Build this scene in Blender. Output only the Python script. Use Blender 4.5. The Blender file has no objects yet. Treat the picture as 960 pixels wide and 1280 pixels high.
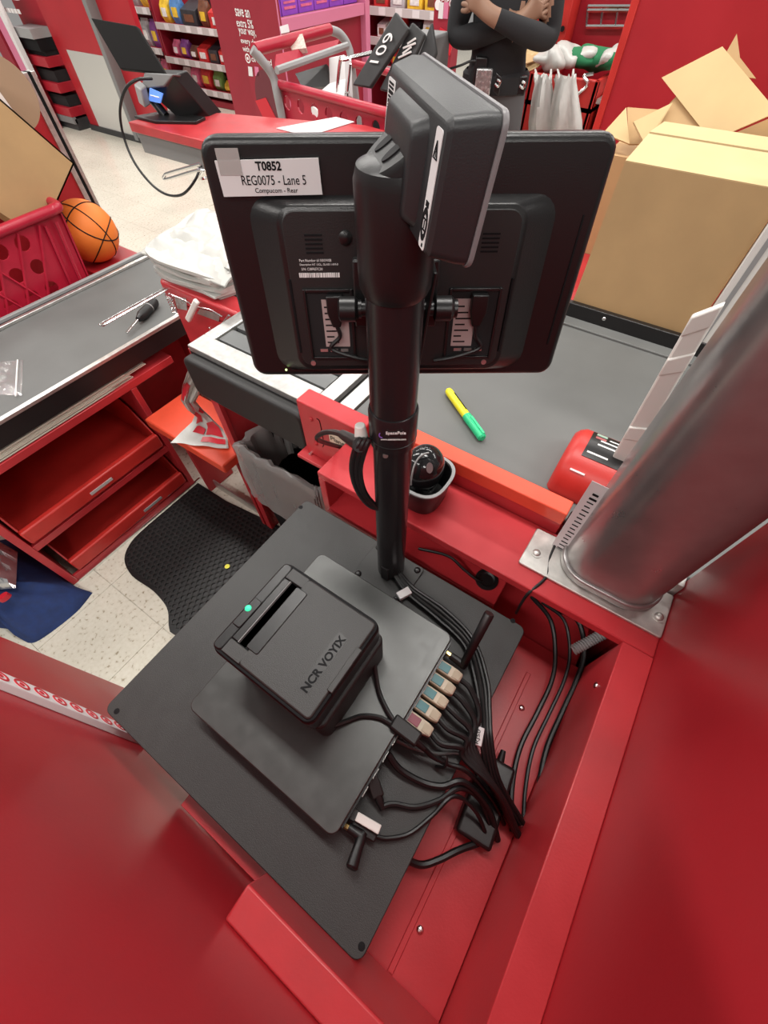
import bpy, bmesh, math, random
from mathutils import Vector as V, Matrix, Euler
random.seed(7)
S = bpy.context.scene
COL = S.collection
# ------------------------------------------------------------------ camera, world, lights, exposure
CAM = V((0, 0, 1.5))
F = 519.6
R3 = (Matrix.Rotation(-0.96335, 3, 'Z') @ Matrix.Rotation(0.60017, 3, 'X') @ Matrix.Rotation(-0.01288, 3, 'Z'))
cd = bpy.data.cameras.new('camera'); cam = bpy.data.objects.new('camera', cd); COL.objects.link(cam)
cd.sensor_fit = 'HORIZONTAL'; cd.sensor_width = 36; cd.lens = F / 960 * 36; cd.clip_start = .01; cd.clip_end = 100
cam.matrix_world = Matrix.Translation(CAM) @ R3.to_4x4()
S.camera = cam
S.view_settings.view_transform = 'Standard'; S.view_settings.look = 'None'
S.view_settings.gamma = 1; S.view_settings.use_curve_mapping = False
S.view_settings.exposure = 0.22
w = bpy.data.worlds.new('world'); S.world = w; w.use_nodes = True
w.node_tree.nodes['Background'].inputs[0].default_value = (1.0, .96, .92, 1)
w.node_tree.nodes['Background'].inputs[1].default_value = .25
for lx in (-2.2, .9, 4.0, 7.1):
    for ly in (-2.6, .55, 3.7, 6.85):
        ld = bpy.data.lights.new('ceiling_lamp', 'AREA'); ld.shape = 'RECTANGLE'; ld.size = .35; ld.size_y = 2.3
        ld.energy = 60; ld.color = (1, .965, .92)
        lo = bpy.data.objects.new('ceiling_lamp', ld); lo.location = (lx, ly, 3.7); COL.objects.link(lo)

def at(px, py, ax, v):
    """point of the line of sight through a pixel on the real plane x, y or z = v (metres)"""
    d = R3 @ V((px - 480, -(py - 640), -F)); i = 'xyz'.index(ax)
    return CAM + d * ((v - CAM[i]) / d[i])
def pix(p):
    q = R3.transposed() @ (V(p) - CAM)
    return (480 + F * q[0] / -q[2], 640 - F * q[1] / -q[2]) if q[2] < 0 else (-9e3, -9e3)

# ------------------------------------------------------------------ materials
MATS = {}
def mat(name, col, rough=.5, metal=0, var=.0, scale=30, bump=0, bscale=400, spec=.5, alpha=1, trans=0, emit=0, coat=0):
    if name in MATS: return MATS[name]
    m = bpy.data.materials.new(name); m.use_nodes = True; nt = m.node_tree; b = nt.nodes['Principled BSDF']
    b.inputs['Base Color'].default_value = (*col, 1); b.inputs['Roughness'].default_value = rough
    b.inputs['Metallic'].default_value = metal; b.inputs['Specular IOR Level'].default_value = spec
    b.inputs['Coat Weight'].default_value = coat; b.inputs['Alpha'].default_value = alpha
    b.inputs['Transmission Weight'].default_value = trans
    if emit: b.inputs['Emission Color'].default_value = (*col, 1); b.inputs['Emission Strength'].default_value = emit
    tc = nt.nodes.new('ShaderNodeTexCoord')
    if var:
        n = nt.nodes.new('ShaderNodeTexNoise'); n.inputs['Scale'].default_value = scale; n.inputs['Detail'].default_value = 6
        r = nt.nodes.new('ShaderNodeMapRange'); r.inputs[1].default_value = .3; r.inputs[2].default_value = .7
        r.inputs[3].default_value = 1 - var; r.inputs[4].default_value = 1 + var
        x = nt.nodes.new('ShaderNodeVectorMath'); x.operation = 'SCALE'; x.inputs[0].default_value = col
        nt.links.new(tc.outputs['Object'], n.inputs['Vector']); nt.links.new(n.outputs[0], r.inputs[0])
        nt.links.new(r.outputs[0], x.inputs['Scale']); nt.links.new(x.outputs[0], b.inputs['Base Color'])
        rr = nt.nodes.new('ShaderNodeMapRange'); rr.inputs[3].default_value = max(.02, rough - .08); rr.inputs[4].default_value = min(1, rough + .1)
        nt.links.new(n.outputs[0], rr.inputs[0]); nt.links.new(rr.outputs[0], b.inputs['Roughness'])
    if bump:
        n2 = nt.nodes.new('ShaderNodeTexNoise'); n2.inputs['Scale'].default_value = bscale; n2.inputs['Detail'].default_value = 3
        bp = nt.nodes.new('ShaderNodeBump'); bp.inputs['Strength'].default_value = bump; bp.inputs['Distance'].default_value = .002
        nt.links.new(tc.outputs['Object'], n2.inputs['Vector']); nt.links.new(n2.outputs[0], bp.inputs['Height']); nt.links.new(bp.outputs[0], b.inputs['Normal'])
    MATS[name] = m
    return m
RED = mat('red_powder_paint', (.47, .030, .037), .34, var=.10, scale=14, bump=.06, bscale=300)
REDP = mat('red_laminate', (.39, .017, .025), .32, var=.08, scale=5, bump=.03, bscale=260)
REDB = mat('bright_red_tray', (.52, .028, .022), .38, var=.10, scale=12)
ORANGE = mat('orange_red_paint', (.76, .085, .04), .36, var=.06, scale=20)
REDPL = mat('red_plastic', (.42, .012, .035), .34, var=.06, scale=20)
MAROON = mat('maroon_print', (.28, .012, .028), .5, var=.05, scale=6)
TRAYM = mat('black_powder_coat', (.030, .030, .029), .46, var=.10, scale=40, bump=.18, bscale=900)
PCM = mat('dark_grey_satin_metal', (.085, .087, .085), .34, metal=.6, var=.05, scale=60, bump=.05, bscale=1200)
BLK = mat('black_satin_plastic', (.009, .0085, .009), .34, bump=.05, bscale=900)
BLKM = mat('black_matte_plastic', (.013, .0125, .0125), .5, bump=.12, bscale=800)
POLE = mat('black_gloss_tube', (.012, .011, .012), .27, bump=.03, bscale=700)
RUB = mat('black_rubber', (.007, .007, .0075), .42)
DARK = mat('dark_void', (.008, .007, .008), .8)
GREYPL = mat('grey_plastic', (.30, .30, .30), .42)
LGREY = mat('pale_grey_plastic', (.50, .47, .46), .4)
BELT = mat('grey_rubber_belt', (.125, .128, .124), .58, var=.10, scale=7, bump=.10, bscale=700)
STEEL = mat('brushed_steel', (.62, .61, .59), .36, metal=.9, var=.12, scale=60, bump=.06, bscale=300)
CHROME = mat('bright_wire', (.75, .75, .74), .18, metal=1)
COLM = mat('silver_grey_column_paint', (.34, .325, .32), .30, metal=.75, var=.05, scale=40)
CARD = mat('corrugated_cardboard', (.49, .315, .150), .78, var=.07, scale=9, bump=.05, bscale=200)
CARDL = mat('lit_cardboard', (.62, .45, .23), .78, var=.06, scale=9)  # paler copy of the cardboard, with the light on the flaps painted in
WHITE = mat('white_plastic', (.76, .74, .70), .42)
PAPER = mat('white_paper', (.70, .68, .68), .7)
FILM = mat('white_bag_film', (.50, .50, .47), .36, var=.08, scale=14, trans=.0, bump=1.0, bscale=26)
BAGRED = mat('red_bag_print', (.55, .015, .03), .38)
INK = mat('black_ink', (.006, .006, .007), .65, spec=.2)
INKW = mat('white_ink', (.82, .81, .80), .5)
BEIGE = mat('beige_connector', (.60, .52, .39), .42)
TEAL = mat('teal_insert', (.05, .21, .23), .4)
WINE = mat('wine_red_insert', (.26, .03, .06), .4)
BLUE = mat('navy_fabric', (.012, .030, .115), .85, var=.2, scale=40, bump=.3, bscale=600)
GREENL = mat('green_lamp', (.03, .62, .30), .4, emit=.9)
AMBER = mat('amber_lamp', (.95, .75, .35), .4, emit=1.6)
GREENM = mat('green_marker_plastic', (.02, .52, .22), .35)
YELM = mat('yellow_marker_plastic', (.78, .72, .02), .35)
CLEAR = mat('clear_film', (.9, .9, .9), .12, trans=.85, alpha=.45)
LINER = mat('clear_bin_liner', (.66, .65, .63), .18, trans=.35, alpha=.62)
BALL = mat('orange_ball_rubber', (.85, .22, .03), .6, bump=.3, bscale=300)
SKIN = mat('skin', (.30, .17, .11), .55)
CLOTHB = mat('black_knit', (.014, .014, .016), .85, bump=.3, bscale=300)
CLOTHG = mat('charcoal_twill', (.085, .085, .088), .85, bump=.2, bscale=300)
MIRROR = mat('polished_kick_plate', (.62, .61, .58), .16, metal=.35)
TOEK = mat('dark_toe_kick', (.03, .03, .032), .5)
GREYB = mat('grey_bumper', (.20, .20, .20), .5)
PURP = mat('purple_carton', (.26, .06, .50), .45, var=.1, scale=8)
PINK = mat('pink_panel', (.62, .18, .30), .5)
SCREEN = mat('lit_blue_screen', (.10, .22, .62), .3, emit=.9)
REDD = mat('red_bin', (.36, .010, .022), .42)
GREENC = mat('green_cloth', (.012, .16, .06), .85, bump=.3)
SILV = mat('galvanised_zinc', (.58, .57, .54), .42, metal=.85, var=.18, scale=50)

def floor_mat():
    m = bpy.data.materials.new('speckled_vinyl_tile'); m.use_nodes = True; nt = m.node_tree; b = nt.nodes['Principled BSDF']
    tc = nt.nodes.new('ShaderNodeTexCoord'); geo = nt.nodes.new('ShaderNodeNewGeometry')
    n = nt.nodes.new('ShaderNodeTexNoise'); n.inputs['Scale'].default_value = 70; n.inputs['Detail'].default_value = 4
    cr = nt.nodes.new('ShaderNodeValToRGB'); e = cr.color_ramp.elements
    e[0].position = .30; e[0].color = (.33, .28, .20, 1); e[1].position = .40; e[1].color = (.62, .585, .49, 1)
    x = e.new(.62) if hasattr(e, 'new') else None
    if x: x.color = (.66, .63, .54, 1)
    n3 = nt.nodes.new('ShaderNodeTexNoise'); n3.inputs['Scale'].default_value = 3; n3.inputs['Detail'].default_value = 5
    mx = nt.nodes.new('ShaderNodeMix'); mx.data_type = 'RGBA'; mx.blend_type = 'MULTIPLY'; mx.inputs[0].default_value = 1
    mr = nt.nodes.new('ShaderNodeMapRange'); mr.inputs[3].default_value = .82; mr.inputs[4].default_value = 1.12
    nt.links.new(geo.outputs['Position'], n.inputs['Vector']); nt.links.new(geo.outputs['Position'], n3.inputs['Vector'])
    nt.links.new(n.outputs[0], cr.inputs[0]); nt.links.new(n3.outputs[0], mr.inputs[0])
    nt.links.new(cr.outputs[0], mx.inputs[6]); nt.links.new(mr.outputs[0], mx.inputs[7]); nt.links.new(mx.outputs[2], b.inputs['Base Color'])
    b.inputs['Roughness'].default_value = .22
    return m
FLOORM = floor_mat()

# ------------------------------------------------------------------ geometry helpers
def cat_rom(pts, k=6):
    pts = [V(p) for p in pts]
    if len(pts) < 3: return pts
    P = [pts[0] * 2 - pts[1]] + pts + [pts[-1] * 2 - pts[-2]]; out = []
    for i in range(1, len(P) - 2):
        a, b, c, d = P[i - 1], P[i], P[i + 1], P[i + 2]
        for j in range(k):
            t = j / k
            out.append(.5 * ((2 * b) + (c - a) * t + (2 * a - 5 * b + 4 * c - d) * t * t + (3 * b - a - 3 * c + d) * t ** 3))
    return out + [pts[-1]]
class G:
    def __init__(s): s.v = []; s.f = []
    def add(s, vs, fs):
        o = len(s.v); s.v += [V(p) for p in vs]; s.f += [tuple(i + o for i in f) for f in fs]; return s
    def hexa(s, p):   # 8 points: bottom 4 (ccw from above), top 4
        return s.add(p, [(3, 2, 1, 0), (4, 5, 6, 7), (0, 1, 5, 4), (1, 2, 6, 5), (2, 3, 7, 6), (3, 0, 4, 7)])
    def box(s, x0, y0, z0, x1, y1, z1):
        x0, x1 = sorted((x0, x1)); y0, y1 = sorted((y0, y1)); z0, z1 = sorted((z0, z1))
        return s.hexa([(x0, y0, z0), (x1, y0, z0), (x1, y1, z0), (x0, y1, z0), (x0, y0, z1), (x1, y0, z1), (x1, y1, z1), (x0, y1, z1)])
    def obox(s, c, ax, h):
        c = V(c); a = [V(ax[i]).normalized() * h[i] for i in range(3)]
        return s.hexa([c - a[0] - a[1] - a[2], c + a[0] - a[1] - a[2], c + a[0] + a[1] - a[2], c - a[0] + a[1] - a[2],
                       c - a[0] - a[1] + a[2], c + a[0] - a[1] + a[2], c + a[0] + a[1] + a[2], c - a[0] + a[1] + a[2]])
    def quad(s, q, th):
        q = [V(p) for p in q]; n = (q[1] - q[0]).cross(q[3] - q[0]).normalized() * th
        return s.hexa([p - n for p in q] + q)
    def loft(s, rings, cap=True, closed=False):
        n = len(rings[0]); o = []; fs = []
        for r in rings: o += list(r)
        m = len(rings)
        for i in range(m if closed else m - 1):
            for j in range(n):
                a = i * n + j; b = i * n + (j + 1) % n; c = ((i + 1) % m) * n + (j + 1) % n; d = ((i + 1) % m) * n + j
                fs.append((a, b, c, d))
        if cap and not closed: fs += [tuple(range(n - 1, -1, -1)), tuple(range((m - 1) * n, m * n))]
        return s.add(o, fs)
    def ringof(s, c, t, r, n, up=None, ry=None):
        t = V(t).normalized(); up = V(up) if up is not None else (V((0, 0, 1)) if abs(t.z) < .9 else V((1, 0, 0)))
        a = up.cross(t).normalized(); b = t.cross(a)
        return [V(c) + a * r * math.cos(2 * math.pi * k / n) + b * (ry or r) * math.sin(2 * math.pi * k / n) for k in range(n)]
    def cyl(s, p0, p1, r0, r1=None, n=20):
        p0 = V(p0); p1 = V(p1); r1 = r0 if r1 is None else r1; t = p1 - p0
        return s.loft([s.ringof(p0, t, r0, n), s.ringof(p1, t, r1, n)])
    def tube(s, pts, r, n=8, k=6, raw=False):
        P = [V(p) for p in pts] if raw else cat_rom(pts, k); rings = []; up = None
        for i, p in enumerate(P):
            t = (P[min(i + 1, len(P) - 1)] - P[max(i - 1, 0)]).normalized()
            if up is None: up = V((0, 0, 1)) if abs(t.z) < .9 else V((1, 0, 0))
            a = up.cross(t).normalized(); b = t.cross(a); up = b
            rings.append([p + a * r * math.cos(2 * math.pi * j / n) + b * r * math.sin(2 * math.pi * j / n) for j in range(n)])
        return s.loft(rings)
    def lathe(s, c, prof, n=24, ax=(0, 0, 1)):
        c = V(c); ax = V(ax).normalized()
        return s.loft([s.ringof(c + ax * h, ax, max(r, 1e-5), n) for r, h in prof])
    def sphere(s, c, r, n=20, m=12, sc=(1, 1, 1)):
        c = V(c); rings = []
        for i in range(m + 1):
            th = math.pi * i / m; rr = max(math.sin(th), 1e-4) * r
            rings.append([c + V((rr * math.cos(2 * math.pi * j / n) * sc[0], rr * math.sin(2 * math.pi * j / n) * sc[1], -r * math.cos(th) * sc[2])) for j in range(n)])
        return s.loft(rings)
    def rrect(s, x0, y0, x1, y1, r, z0, z1, k=5, mp=None):
        """rounded rectangle prism; mp maps (x,y,z) to a point"""
        mp = mp or (lambda x, y, z: V((x, y, z))); pl = []
        for cx, cy, a0 in ((x1 - r, y1 - r, 0), (x0 + r, y1 - r, 90), (x0 + r, y0 + r, 180), (x1 - r, y0 + r, 270)):
            for j in range(k + 1):
                a = math.radians(a0 + 90 * j / k); pl.append((cx + r * math.cos(a), cy + r * math.sin(a)))
        return s.loft([[mp(x, y, z0) for x, y in pl], [mp(x, y, z1) for x, y in pl]])
    def prism(s, poly, z0, z1, mp=None):
        mp = mp or (lambda x, y, z: V((x, y, z)))
        return s.loft([[mp(x, y, z0) for x, y in poly], [mp(x, y, z1) for x, y in poly]])
def disc(c, n, ex, ra, rb, h, k=24):
    n = V(n).normalized(); ex = V(ex); ex = (ex - n * ex.dot(n)).normalized(); ey = n.cross(ex); c = V(c)
    return G().loft([[c + n * hh + ex * ra * math.cos(2 * math.pi * j / k) + ey * rb * math.sin(2 * math.pi * j / k) for j in range(k)] for hh in (0, h)])
WM = {}
def mk(name, g, m, parent=None, bev=0, smooth=40, label=None, cat=None, group=None, kind=None, local=False, seg=2, sub=0):
    me = bpy.data.meshes.new(name)
    vs = g.v
    if parent is not None:
        M = WM[parent]
        if not local: I = M.inverted(); vs = [I @ p for p in vs]
        WMo = M
    else:
        lo = V((min(p.x for p in vs), min(p.y for p in vs), min(p.z for p in vs))); hi = V((max(p.x for p in vs), max(p.y for p in vs), 0))
        L = V(((lo.x + hi.x) / 2, (lo.y + hi.y) / 2, lo.z)); vs = [p - L for p in vs]; WMo = Matrix.Translation(L)
    me.from_pydata([tuple(p) for p in vs], [], g.f); me.update()
    bm = bmesh.new(); bm.from_mesh(me); bmesh.ops.recalc_face_normals(bm, faces=bm.faces); bm.to_mesh(me); bm.free()
    if smooth:
        for p in me.polygons: p.use_smooth = True
        me.set_sharp_from_angle(angle=math.radians(smooth))
    me.materials.append(m)
    o = bpy.data.objects.new(name, me); COL.objects.link(o); WM[o] = WMo
    if parent is not None: o.parent = parent
    else: o.matrix_world = WMo
    if sub:
        sm = o.modifiers.new('subsurf', 'SUBSURF'); sm.levels = sub; sm.render_levels = sub
    if bev:
        b = o.modifiers.new('bevel', 'BEVEL'); b.width = bev; b.segments = seg; b.limit_method = 'ANGLE'; b.angle_limit = math.radians(35)
        if not smooth:
            for p in me.polygons: p.use_smooth = False
    tag(o, label, cat, group, kind)
    return o
def tag(o, label=None, cat=None, group=None, kind=None):
    if label: o['label'] = label
    if cat: o['category'] = cat
    if group: o['group'] = group
    if kind: o['kind'] = kind
def thing(name, label, cat, loc, group=None, M=None):
    o = bpy.data.objects.new(name, None); COL.objects.link(o); o.empty_display_size = .05
    o.matrix_world = M if M is not None else Matrix.Translation(V(loc)); WM[o] = o.matrix_world.copy()
    tag(o, label, cat, group); return o
def frame(o, x, y, z):
    x, y, z = V(x).normalized(), V(y).normalized(), V(z).normalized()
    return Matrix(((x[0], y[0], z[0], o[0]), (x[1], y[1], z[1], o[1]), (x[2], y[2], z[2], o[2]), (0, 0, 0, 1)))
def text(name, body, parent, o, x, y, width, height=None, m=None, bold=0, spacing=1):
    """flat lettering: left-bottom at o, reading along x, letters upright along y; squeezed to width x height"""
    c = bpy.data.curves.new(name, 'FONT'); c.body = body; c.size = 1; c.offset = bold; c.resolution_u = 3; c.space_character = spacing
    t = bpy.data.objects.new('t', c); me = bpy.data.meshes.new_from_object(t); bpy.data.objects.remove(t); bpy.data.curves.remove(c)
    xs = [p.co.x for p in me.vertices]; ys = [p.co.y for p in me.vertices]
    x0, x1, y0, y1 = min(xs), max(xs), min(ys), max(ys); sx = width / (x1 - x0); sy = (height / (y1 - y0)) if height else sx
    x = V(x).normalized(); y = V(y).normalized(); o = V(o); g = G()
    g.add([o + x * (p.co.x - x0) * sx + y * (p.co.y - y0) * sy for p in me.vertices], [tuple(p.vertices) for p in me.polygons])
    nn = x.cross(y)
    bpy.data.meshes.remove(me)
    ob = mk(name, g, m or INK, parent, smooth=0)
    md = ob.modifiers.new('solid', 'SOLIDIFY'); md.thickness = .0003; md.offset = 0
    return ob

# ================================================================== SETTING
g = G().box(-3, -4, -.05, 11, 12, -.004); FLOOR = mk('floor', g, FLOORM, smooth=0, kind='structure')
# 12 inch vinyl tiles where the floor shows
T = .305; tm = None
def inpoly(p, q):
    c = False
    for i in range(len(q)):
        a, b = q[i], q[i - 1]
        if (a[1] > p[1]) != (b[1] > p[1]) and p[0] < (b[0] - a[0]) * (p[1] - a[1]) / (b[1] - a[1]) + a[0]: c = not c
    return c
near = [(60, 690), (270, 560), (400, 640), (150, 950), (-60, 860), (-60, 700)]; far = [(40, 135), (120, 140), (260, 205), (300, 330), (140, 350)]
cells = []
for i in range(-6, 14):
    for j in range(1, 26):
        cx, cy = -.04 + T * (i + .5), .06 + T * (j + .5); p = pix((cx, cy, 0))
        if inpoly(p, near) or inpoly(p, far): cells.append((cx, cy))
cells.sort(key=lambda c: c[0] ** 2 + c[1] ** 2)
for k, (cx, cy) in enumerate(cells[:300]):
    if tm is None:
        h = T / 2 - .0008
        t0 = mk('tile', G().box(-h, -h, -.004, h, h, 0), FLOORM, smooth=0); tm = t0.data; o = t0
    else:
        o = bpy.data.objects.new('tile', tm); COL.objects.link(o)
    o.parent = FLOOR; o.location = V((cx, cy, -.004)) - WM[FLOOR].translation
wall_l = mk('wall_left', G().box(-.225, -.26, 0, -.185, .676, 1.38), REDP, bev=.002, kind='structure')
wall_r = mk('wall_right', G().box(-.185, -.26, 0, .470, -.22, 1.38), REDP, bev=.002, kind='structure')
tr1 = mk('trim_1', G().box(-.185, -.22, .73, .343, -.177, .90), RED, bev=.0015, kind='structure')
tr2 = mk('trim_2', G().box(-.185, -.177, .745, -.150, .082, .90), RED, bev=.0025, kind='structure')
ow = mk('trim_3', G().box(.470, -.26, .0, .474, -.222, 1.38), COLM, bev=.001, kind='structure')
# strip of red ring marks running up the near partition
up = V((0, .228, .974)).normalized(); sd = V((0, .974, -.228)).normalized(); p1 = V((-.175, .4497, .7756))
st = thing('ring_print_strip', 'white strip printed with red rings, fixed upright to the red partition', 'strip', (-.185, .41, .72))
a, b = p1 - up * .14, p1 + up * .42
mk('backing', G().quad([a - sd * .016, a + sd * .016, b + sd * .016, b - sd * .016], .0098), PAPER, st, bev=.001)
for k in range(-2, 12):
    c = p1 + up * (.0335 * k); g = G(); n = 28
    g.loft([[c + V((h, 0, 0)) + up * r * math.cos(2 * math.pi * j / n) + sd * r * math.sin(2 * math.pi * j / n) for j in range(n)] for r, h in ((.0088, -.0002), (.0088, .0008), (.0122, .0008), (.0122, -.0002))], closed=True)
    mk('ring', g, BAGRED, st, smooth=0)
    mk('dot', G().cyl(c - V((.0002, 0, 0)), c + V((.0008, 0, 0)), .0040), BAGRED, st)

# ================================================================== CHECKOUT COUNTER
cc = thing('checkout_counter', 'red steel checkout counter under the black plate, with raised ledge', 'counter', (.1, .05, 0))
mk('pedestal', G().box(-.12, -.17, 0, .44, .25, .735), RED, cc, bev=.003)
wf = mk('well_floor', G().box(-.183, -.176, .735, .343, .25, .742), RED, cc, bev=.001)
mk('rib', G().box(-.15, -.108, .742, .285, -.100, .7445), RED, cc, bev=.001)
mk('channel', G().box(-.15, -.066, .742, .30, -.02, .775), RED, cc, bev=.006)
def screw(p, n, r, parent, m=None, name='screw'):
    n = V(n).normalized(); p = V(p)
    o = mk(name, G().lathe(p, [(r, 0), (r, r * .25), (r * .8, r * .55), (r * .3, r * .7)], 14, n), m or CHROME, parent)
    return o
for px, py in ((652, 885), (525, 1162)): screw(at(px, py, 'z', .742), (0, 0, 1), .005, cc)
screw((.282, -.1775, .854), (0, 1, 0), .005, cc)
ledge = mk('ledge_top', G().box(.343, -.22, .882, .462, .391, .90), RED, cc, bev=.0025)
mk('ledge_floor', G().box(.335, .0, .782, .462, .375, .796), RED, cc, bev=.0015)
mk('ledge_end', G().box(.343, .375, .76, .462, .391, .882), RED, cc, bev=.0015)
mk('ledge_back', G().box(.455, -.22, .742, .462, .375, .882), RED, cc)
mk('support', G().box(.44, -.22, 0, .46, .39, .742), RED, cc)
gm = at(605, 730, 'z', .8)
mk('grommet', G().lathe((gm.x + .012, gm.y, .796), [(.021, 0), (.021, .003), (.015, .0035), (.012, .001)], 24), RUB, cc)
# orange guard rail
rl = thing('guard_rail', 'orange-red guard rail between the red ledge and the conveyor', 'rail', (.475, .16, .9))
mk('cap', G().box(.460, -.03, .928, .492, .345, .957), ORANGE, rl, bev=.002)
mk('skirt', G().box(.464, -.03, .80, .490, .345, .928), RED, rl, bev=.001)
# conveyor
cv = thing('conveyor', 'dark grey conveyor belt table on a red cabinet', 'conveyor', (.8, -.3, 0))
mk('belt', G().box(.500, -1.3, .885, 1.095, .43, .90), BELT, cv, bev=.004)
mk('cabinet', G().box(.50, -1.3, 0, 1.11, .43, .88), RED, cv)
cb = mk('curb', G().box(1.096, -1.3, .87, 1.112, .46, .938), BLK, cv, bev=.002)
mk('curb_foot', G().box(1.060, -1.3, .899, 1.096, .46, .906), BELT, cv, bev=.002)
for y in (.10, -.25): screw((1.096, y, .925), (-1, 0, 0), .005, cb)

# ================================================================== BLACK MOUNTING PLATE
ty = thing('mounting_plate', 'large black powder-coated steel plate carrying the printer, box and pole', 'plate', (.08, .17, .742))
g = G().rrect(-.150, -.062, .320, .414, .012, .812, .820)
mk('plate', g, TRAYM, ty, bev=.0012)
mk('flange', G().box(-.150, .404, .778, .310, .4145, .812), TRAYM, ty, bev=.002)
for px, py in ((146, 889), (376, 634), (641, 776), (452, 1183)):
    c = at(px, py, 'z', .82)
    mk('hole', G().lathe((c.x, c.y, .8195), [(.0042, 0), (.0042, .0009), (.0034, .0010)], 16), INK, ty)
for x in (-.12, .29):
    for y in (-.04, .22): mk('standoff', G().cyl((x, y, .742 if y > 0 else .7455), (x, y, .812), .008), BLK, ty)

# thin computer
pc = thing('thin_computer', 'flat dark grey computer box lying under the receipt printer', 'computer', (.077, .16, .82))
g = G().rrect(-.072, .030, .226, .292, .012, .826, .865)
mk('case', g, PCM, pc, bev=.0015)
mk('port_panel', G().box(-.058, .0275, .830, .215, .0305, .860), BLK, pc)
for x in (-.05, .20):
    for y in (.05, .27): mk('foot', G().cyl((x, y, .82), (x, y, .827), .01), RUB, pc)
for x in (.058, .035, .012, -.012):
    mk('port', G().box(x - .007, .0265, .838, x + .007, .0282, .852), STEEL, pc)

# receipt printer
X0, X1, Y0, Y1, ZB, ZT = .003, .147, .107, .270, .8652, .985
pr = thing('receipt_printer', 'black receipt printer with green light and paper slot', 'printer', ((X0 + X1) / 2, (Y0 + Y1) / 2, ZB))
mk('base', G().rrect(X0 + .004, Y0 - .006, X1 - .001, Y1 - .004, .012, ZB, .940), BLKM, pr, bev=.003)
mk('body', G().rrect(X0, Y0, X1, Y1, .012, .938, .976), BLK, pr, bev=.003)
# lid: the paper door and the front strip with the tear slot
mk('seam', G().rrect(X0 + .001, Y0 + .001, X1 - .001, Y1 - .001, .012, .976, .9815), INK, pr, bev=.001)
LIDM = mat('printer_lid_plastic', (.036, .036, .035), .46, bump=.2, bscale=1100)
mk('paper_door', G().rrect(X0 + .005, Y0 + .005, X1 - .005, .2245, .006, .977, ZT), LIDM, pr, bev=.002)
mk('door_side', G().box(X0 + .005, .222, .977, X0 + .023, .2525, ZT), LIDM, pr, bev=.001)
mk('door_side', G().box(X1 - .021, .222, .977, X1 - .005, .2525, ZT), LIDM, pr, bev=.001)
mk('front_strip', G().rrect(X0 + .003, .253, X1 - .003, Y1 - .002, .006, .976, .9835), BLK, pr, bev=.002)
mk('slot_cover', G().rrect(X0 + .025, .2105, X1 - .023, .2295, .003, .984, .9862), BLK, pr, bev=.001)
mk('slot_hollow', G().box(X0 + .024, .2305, .9795, X1 - .022, .2405, .9815), DARK, pr)
mk('tear_bar', G().box(X0 + .024, .2405, .981, X1 - .022, .2418, .9864), GREYB, pr)
mk('slot_lip', G().box(X0 + .024, .2425, .978, X1 - .022, .2525, .9845), BLK, pr, bev=.001)
bt = mk('feed_button', G().rrect(.040, .2525, .082, .2655, .003, .984, .9862), BLK, pr, bev=.001)
mk('lamp', G().sphere((.0655, .262, .986), .0045, 16, 8, (1, 1, .5)), GREENL, bt)
mk('latch', G().box(.045, Y0 + .001, .972, .105, Y0 + .009, .9862), LIDM, pr, bev=.001)
pl = mk('name_plate', G().box(.0275, .131, .9848, .1065, .1455, .9854), mat('name_plate_plastic', (.032, .032, .031), .42), pr)
o_ = text('lettering', 'NCR VOYIX', pl, (.029, .1435, .9857), (1, 0, 0), (0, 1, 0), .076, .0105, INK, bold=.035)
# the letters read from the operator side
o_.data.transform(Matrix.Translation((0, 0, 0)))
bs = [Matrix.Translation(V((0, -.0115, 0)))]
o_.location = V((0, -.0115, 0))

# ================================================================== POLE
PX, PY = .286, .185
po = thing('display_pole', 'tall black tubular pole bolted to the plate, holding the monitor', 'pole', (PX, PY, .82))
mk('base_flange', G().rrect(.232, PY - .052, .338 - .02, PY + .052, .006, .8202, .8245), TRAYM, po, bev=.001)
for sx, sy in ((.243, PY + .042), (.243, PY - .042), (.308, PY + .042), (.308, PY - .042)): screw((sx, sy, .8245), (0, 0, 1), .006, po, BLK)
mk('lower_tube', G().cyl((PX, PY, .8245), (PX, PY, 1.175), .0235, n=40), POLE, po)
mk('cable_slot', G().box(PX - .0255, PY - .010, .8246, PX - .018, PY + .004, .865), DARK, po)
col = mk('collar', G().lathe((PX, PY, 1.152), [(.0235, 0), (.0268, .001), (.0270, .012), (.0272, .046), (.0260, .049), (.0245, .0495)], 44), POLE, po, bev=.0)
mk('seam_ring', G().lathe((PX, PY, 1.1625), [(.0268, 0), (.0274, .0004), (.0274, .001), (.0268, .0014)], 44), BLK, po)
mk('upper_tube', G().cyl((PX, PY, 1.19), (PX, PY, 1.335), .0248, n=40), POLE, po)
d2 = V((-PX, -PY, 0)).normalized(); rt = V((0.562, -.827, 0)).normalized()
d3 = d2
text('lettering', 'SpacePole', col, V((PX, PY, 1.186)) + d2 * .0285 + rt * -.0075, rt, (0, 0, 1), .021, .0055, INKW, bold=.01)
text('lettering', 'www.spacepole.com', col, V((PX, PY, 1.178)) + d2 * .0285 + rt * -.013, rt, (0, 0, 1), .027, .0034, INKW, bold=.01)
g = G(); cc0 = V((PX, PY, 1.1865)) + d2 * .0285 + rt * -.0105
for a0 in range(0, 150, 15):
    pass
g.tube([cc0 + rt * (-.004 * math.cos(math.radians(a))) + V((0, 0, -.004 * math.sin(math.radians(a)))) for a in range(-40, 100, 20)], .0006, 5); mk('swoosh', g, mat('purple_ink', (.22, .08, .42), .4), col)
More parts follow.
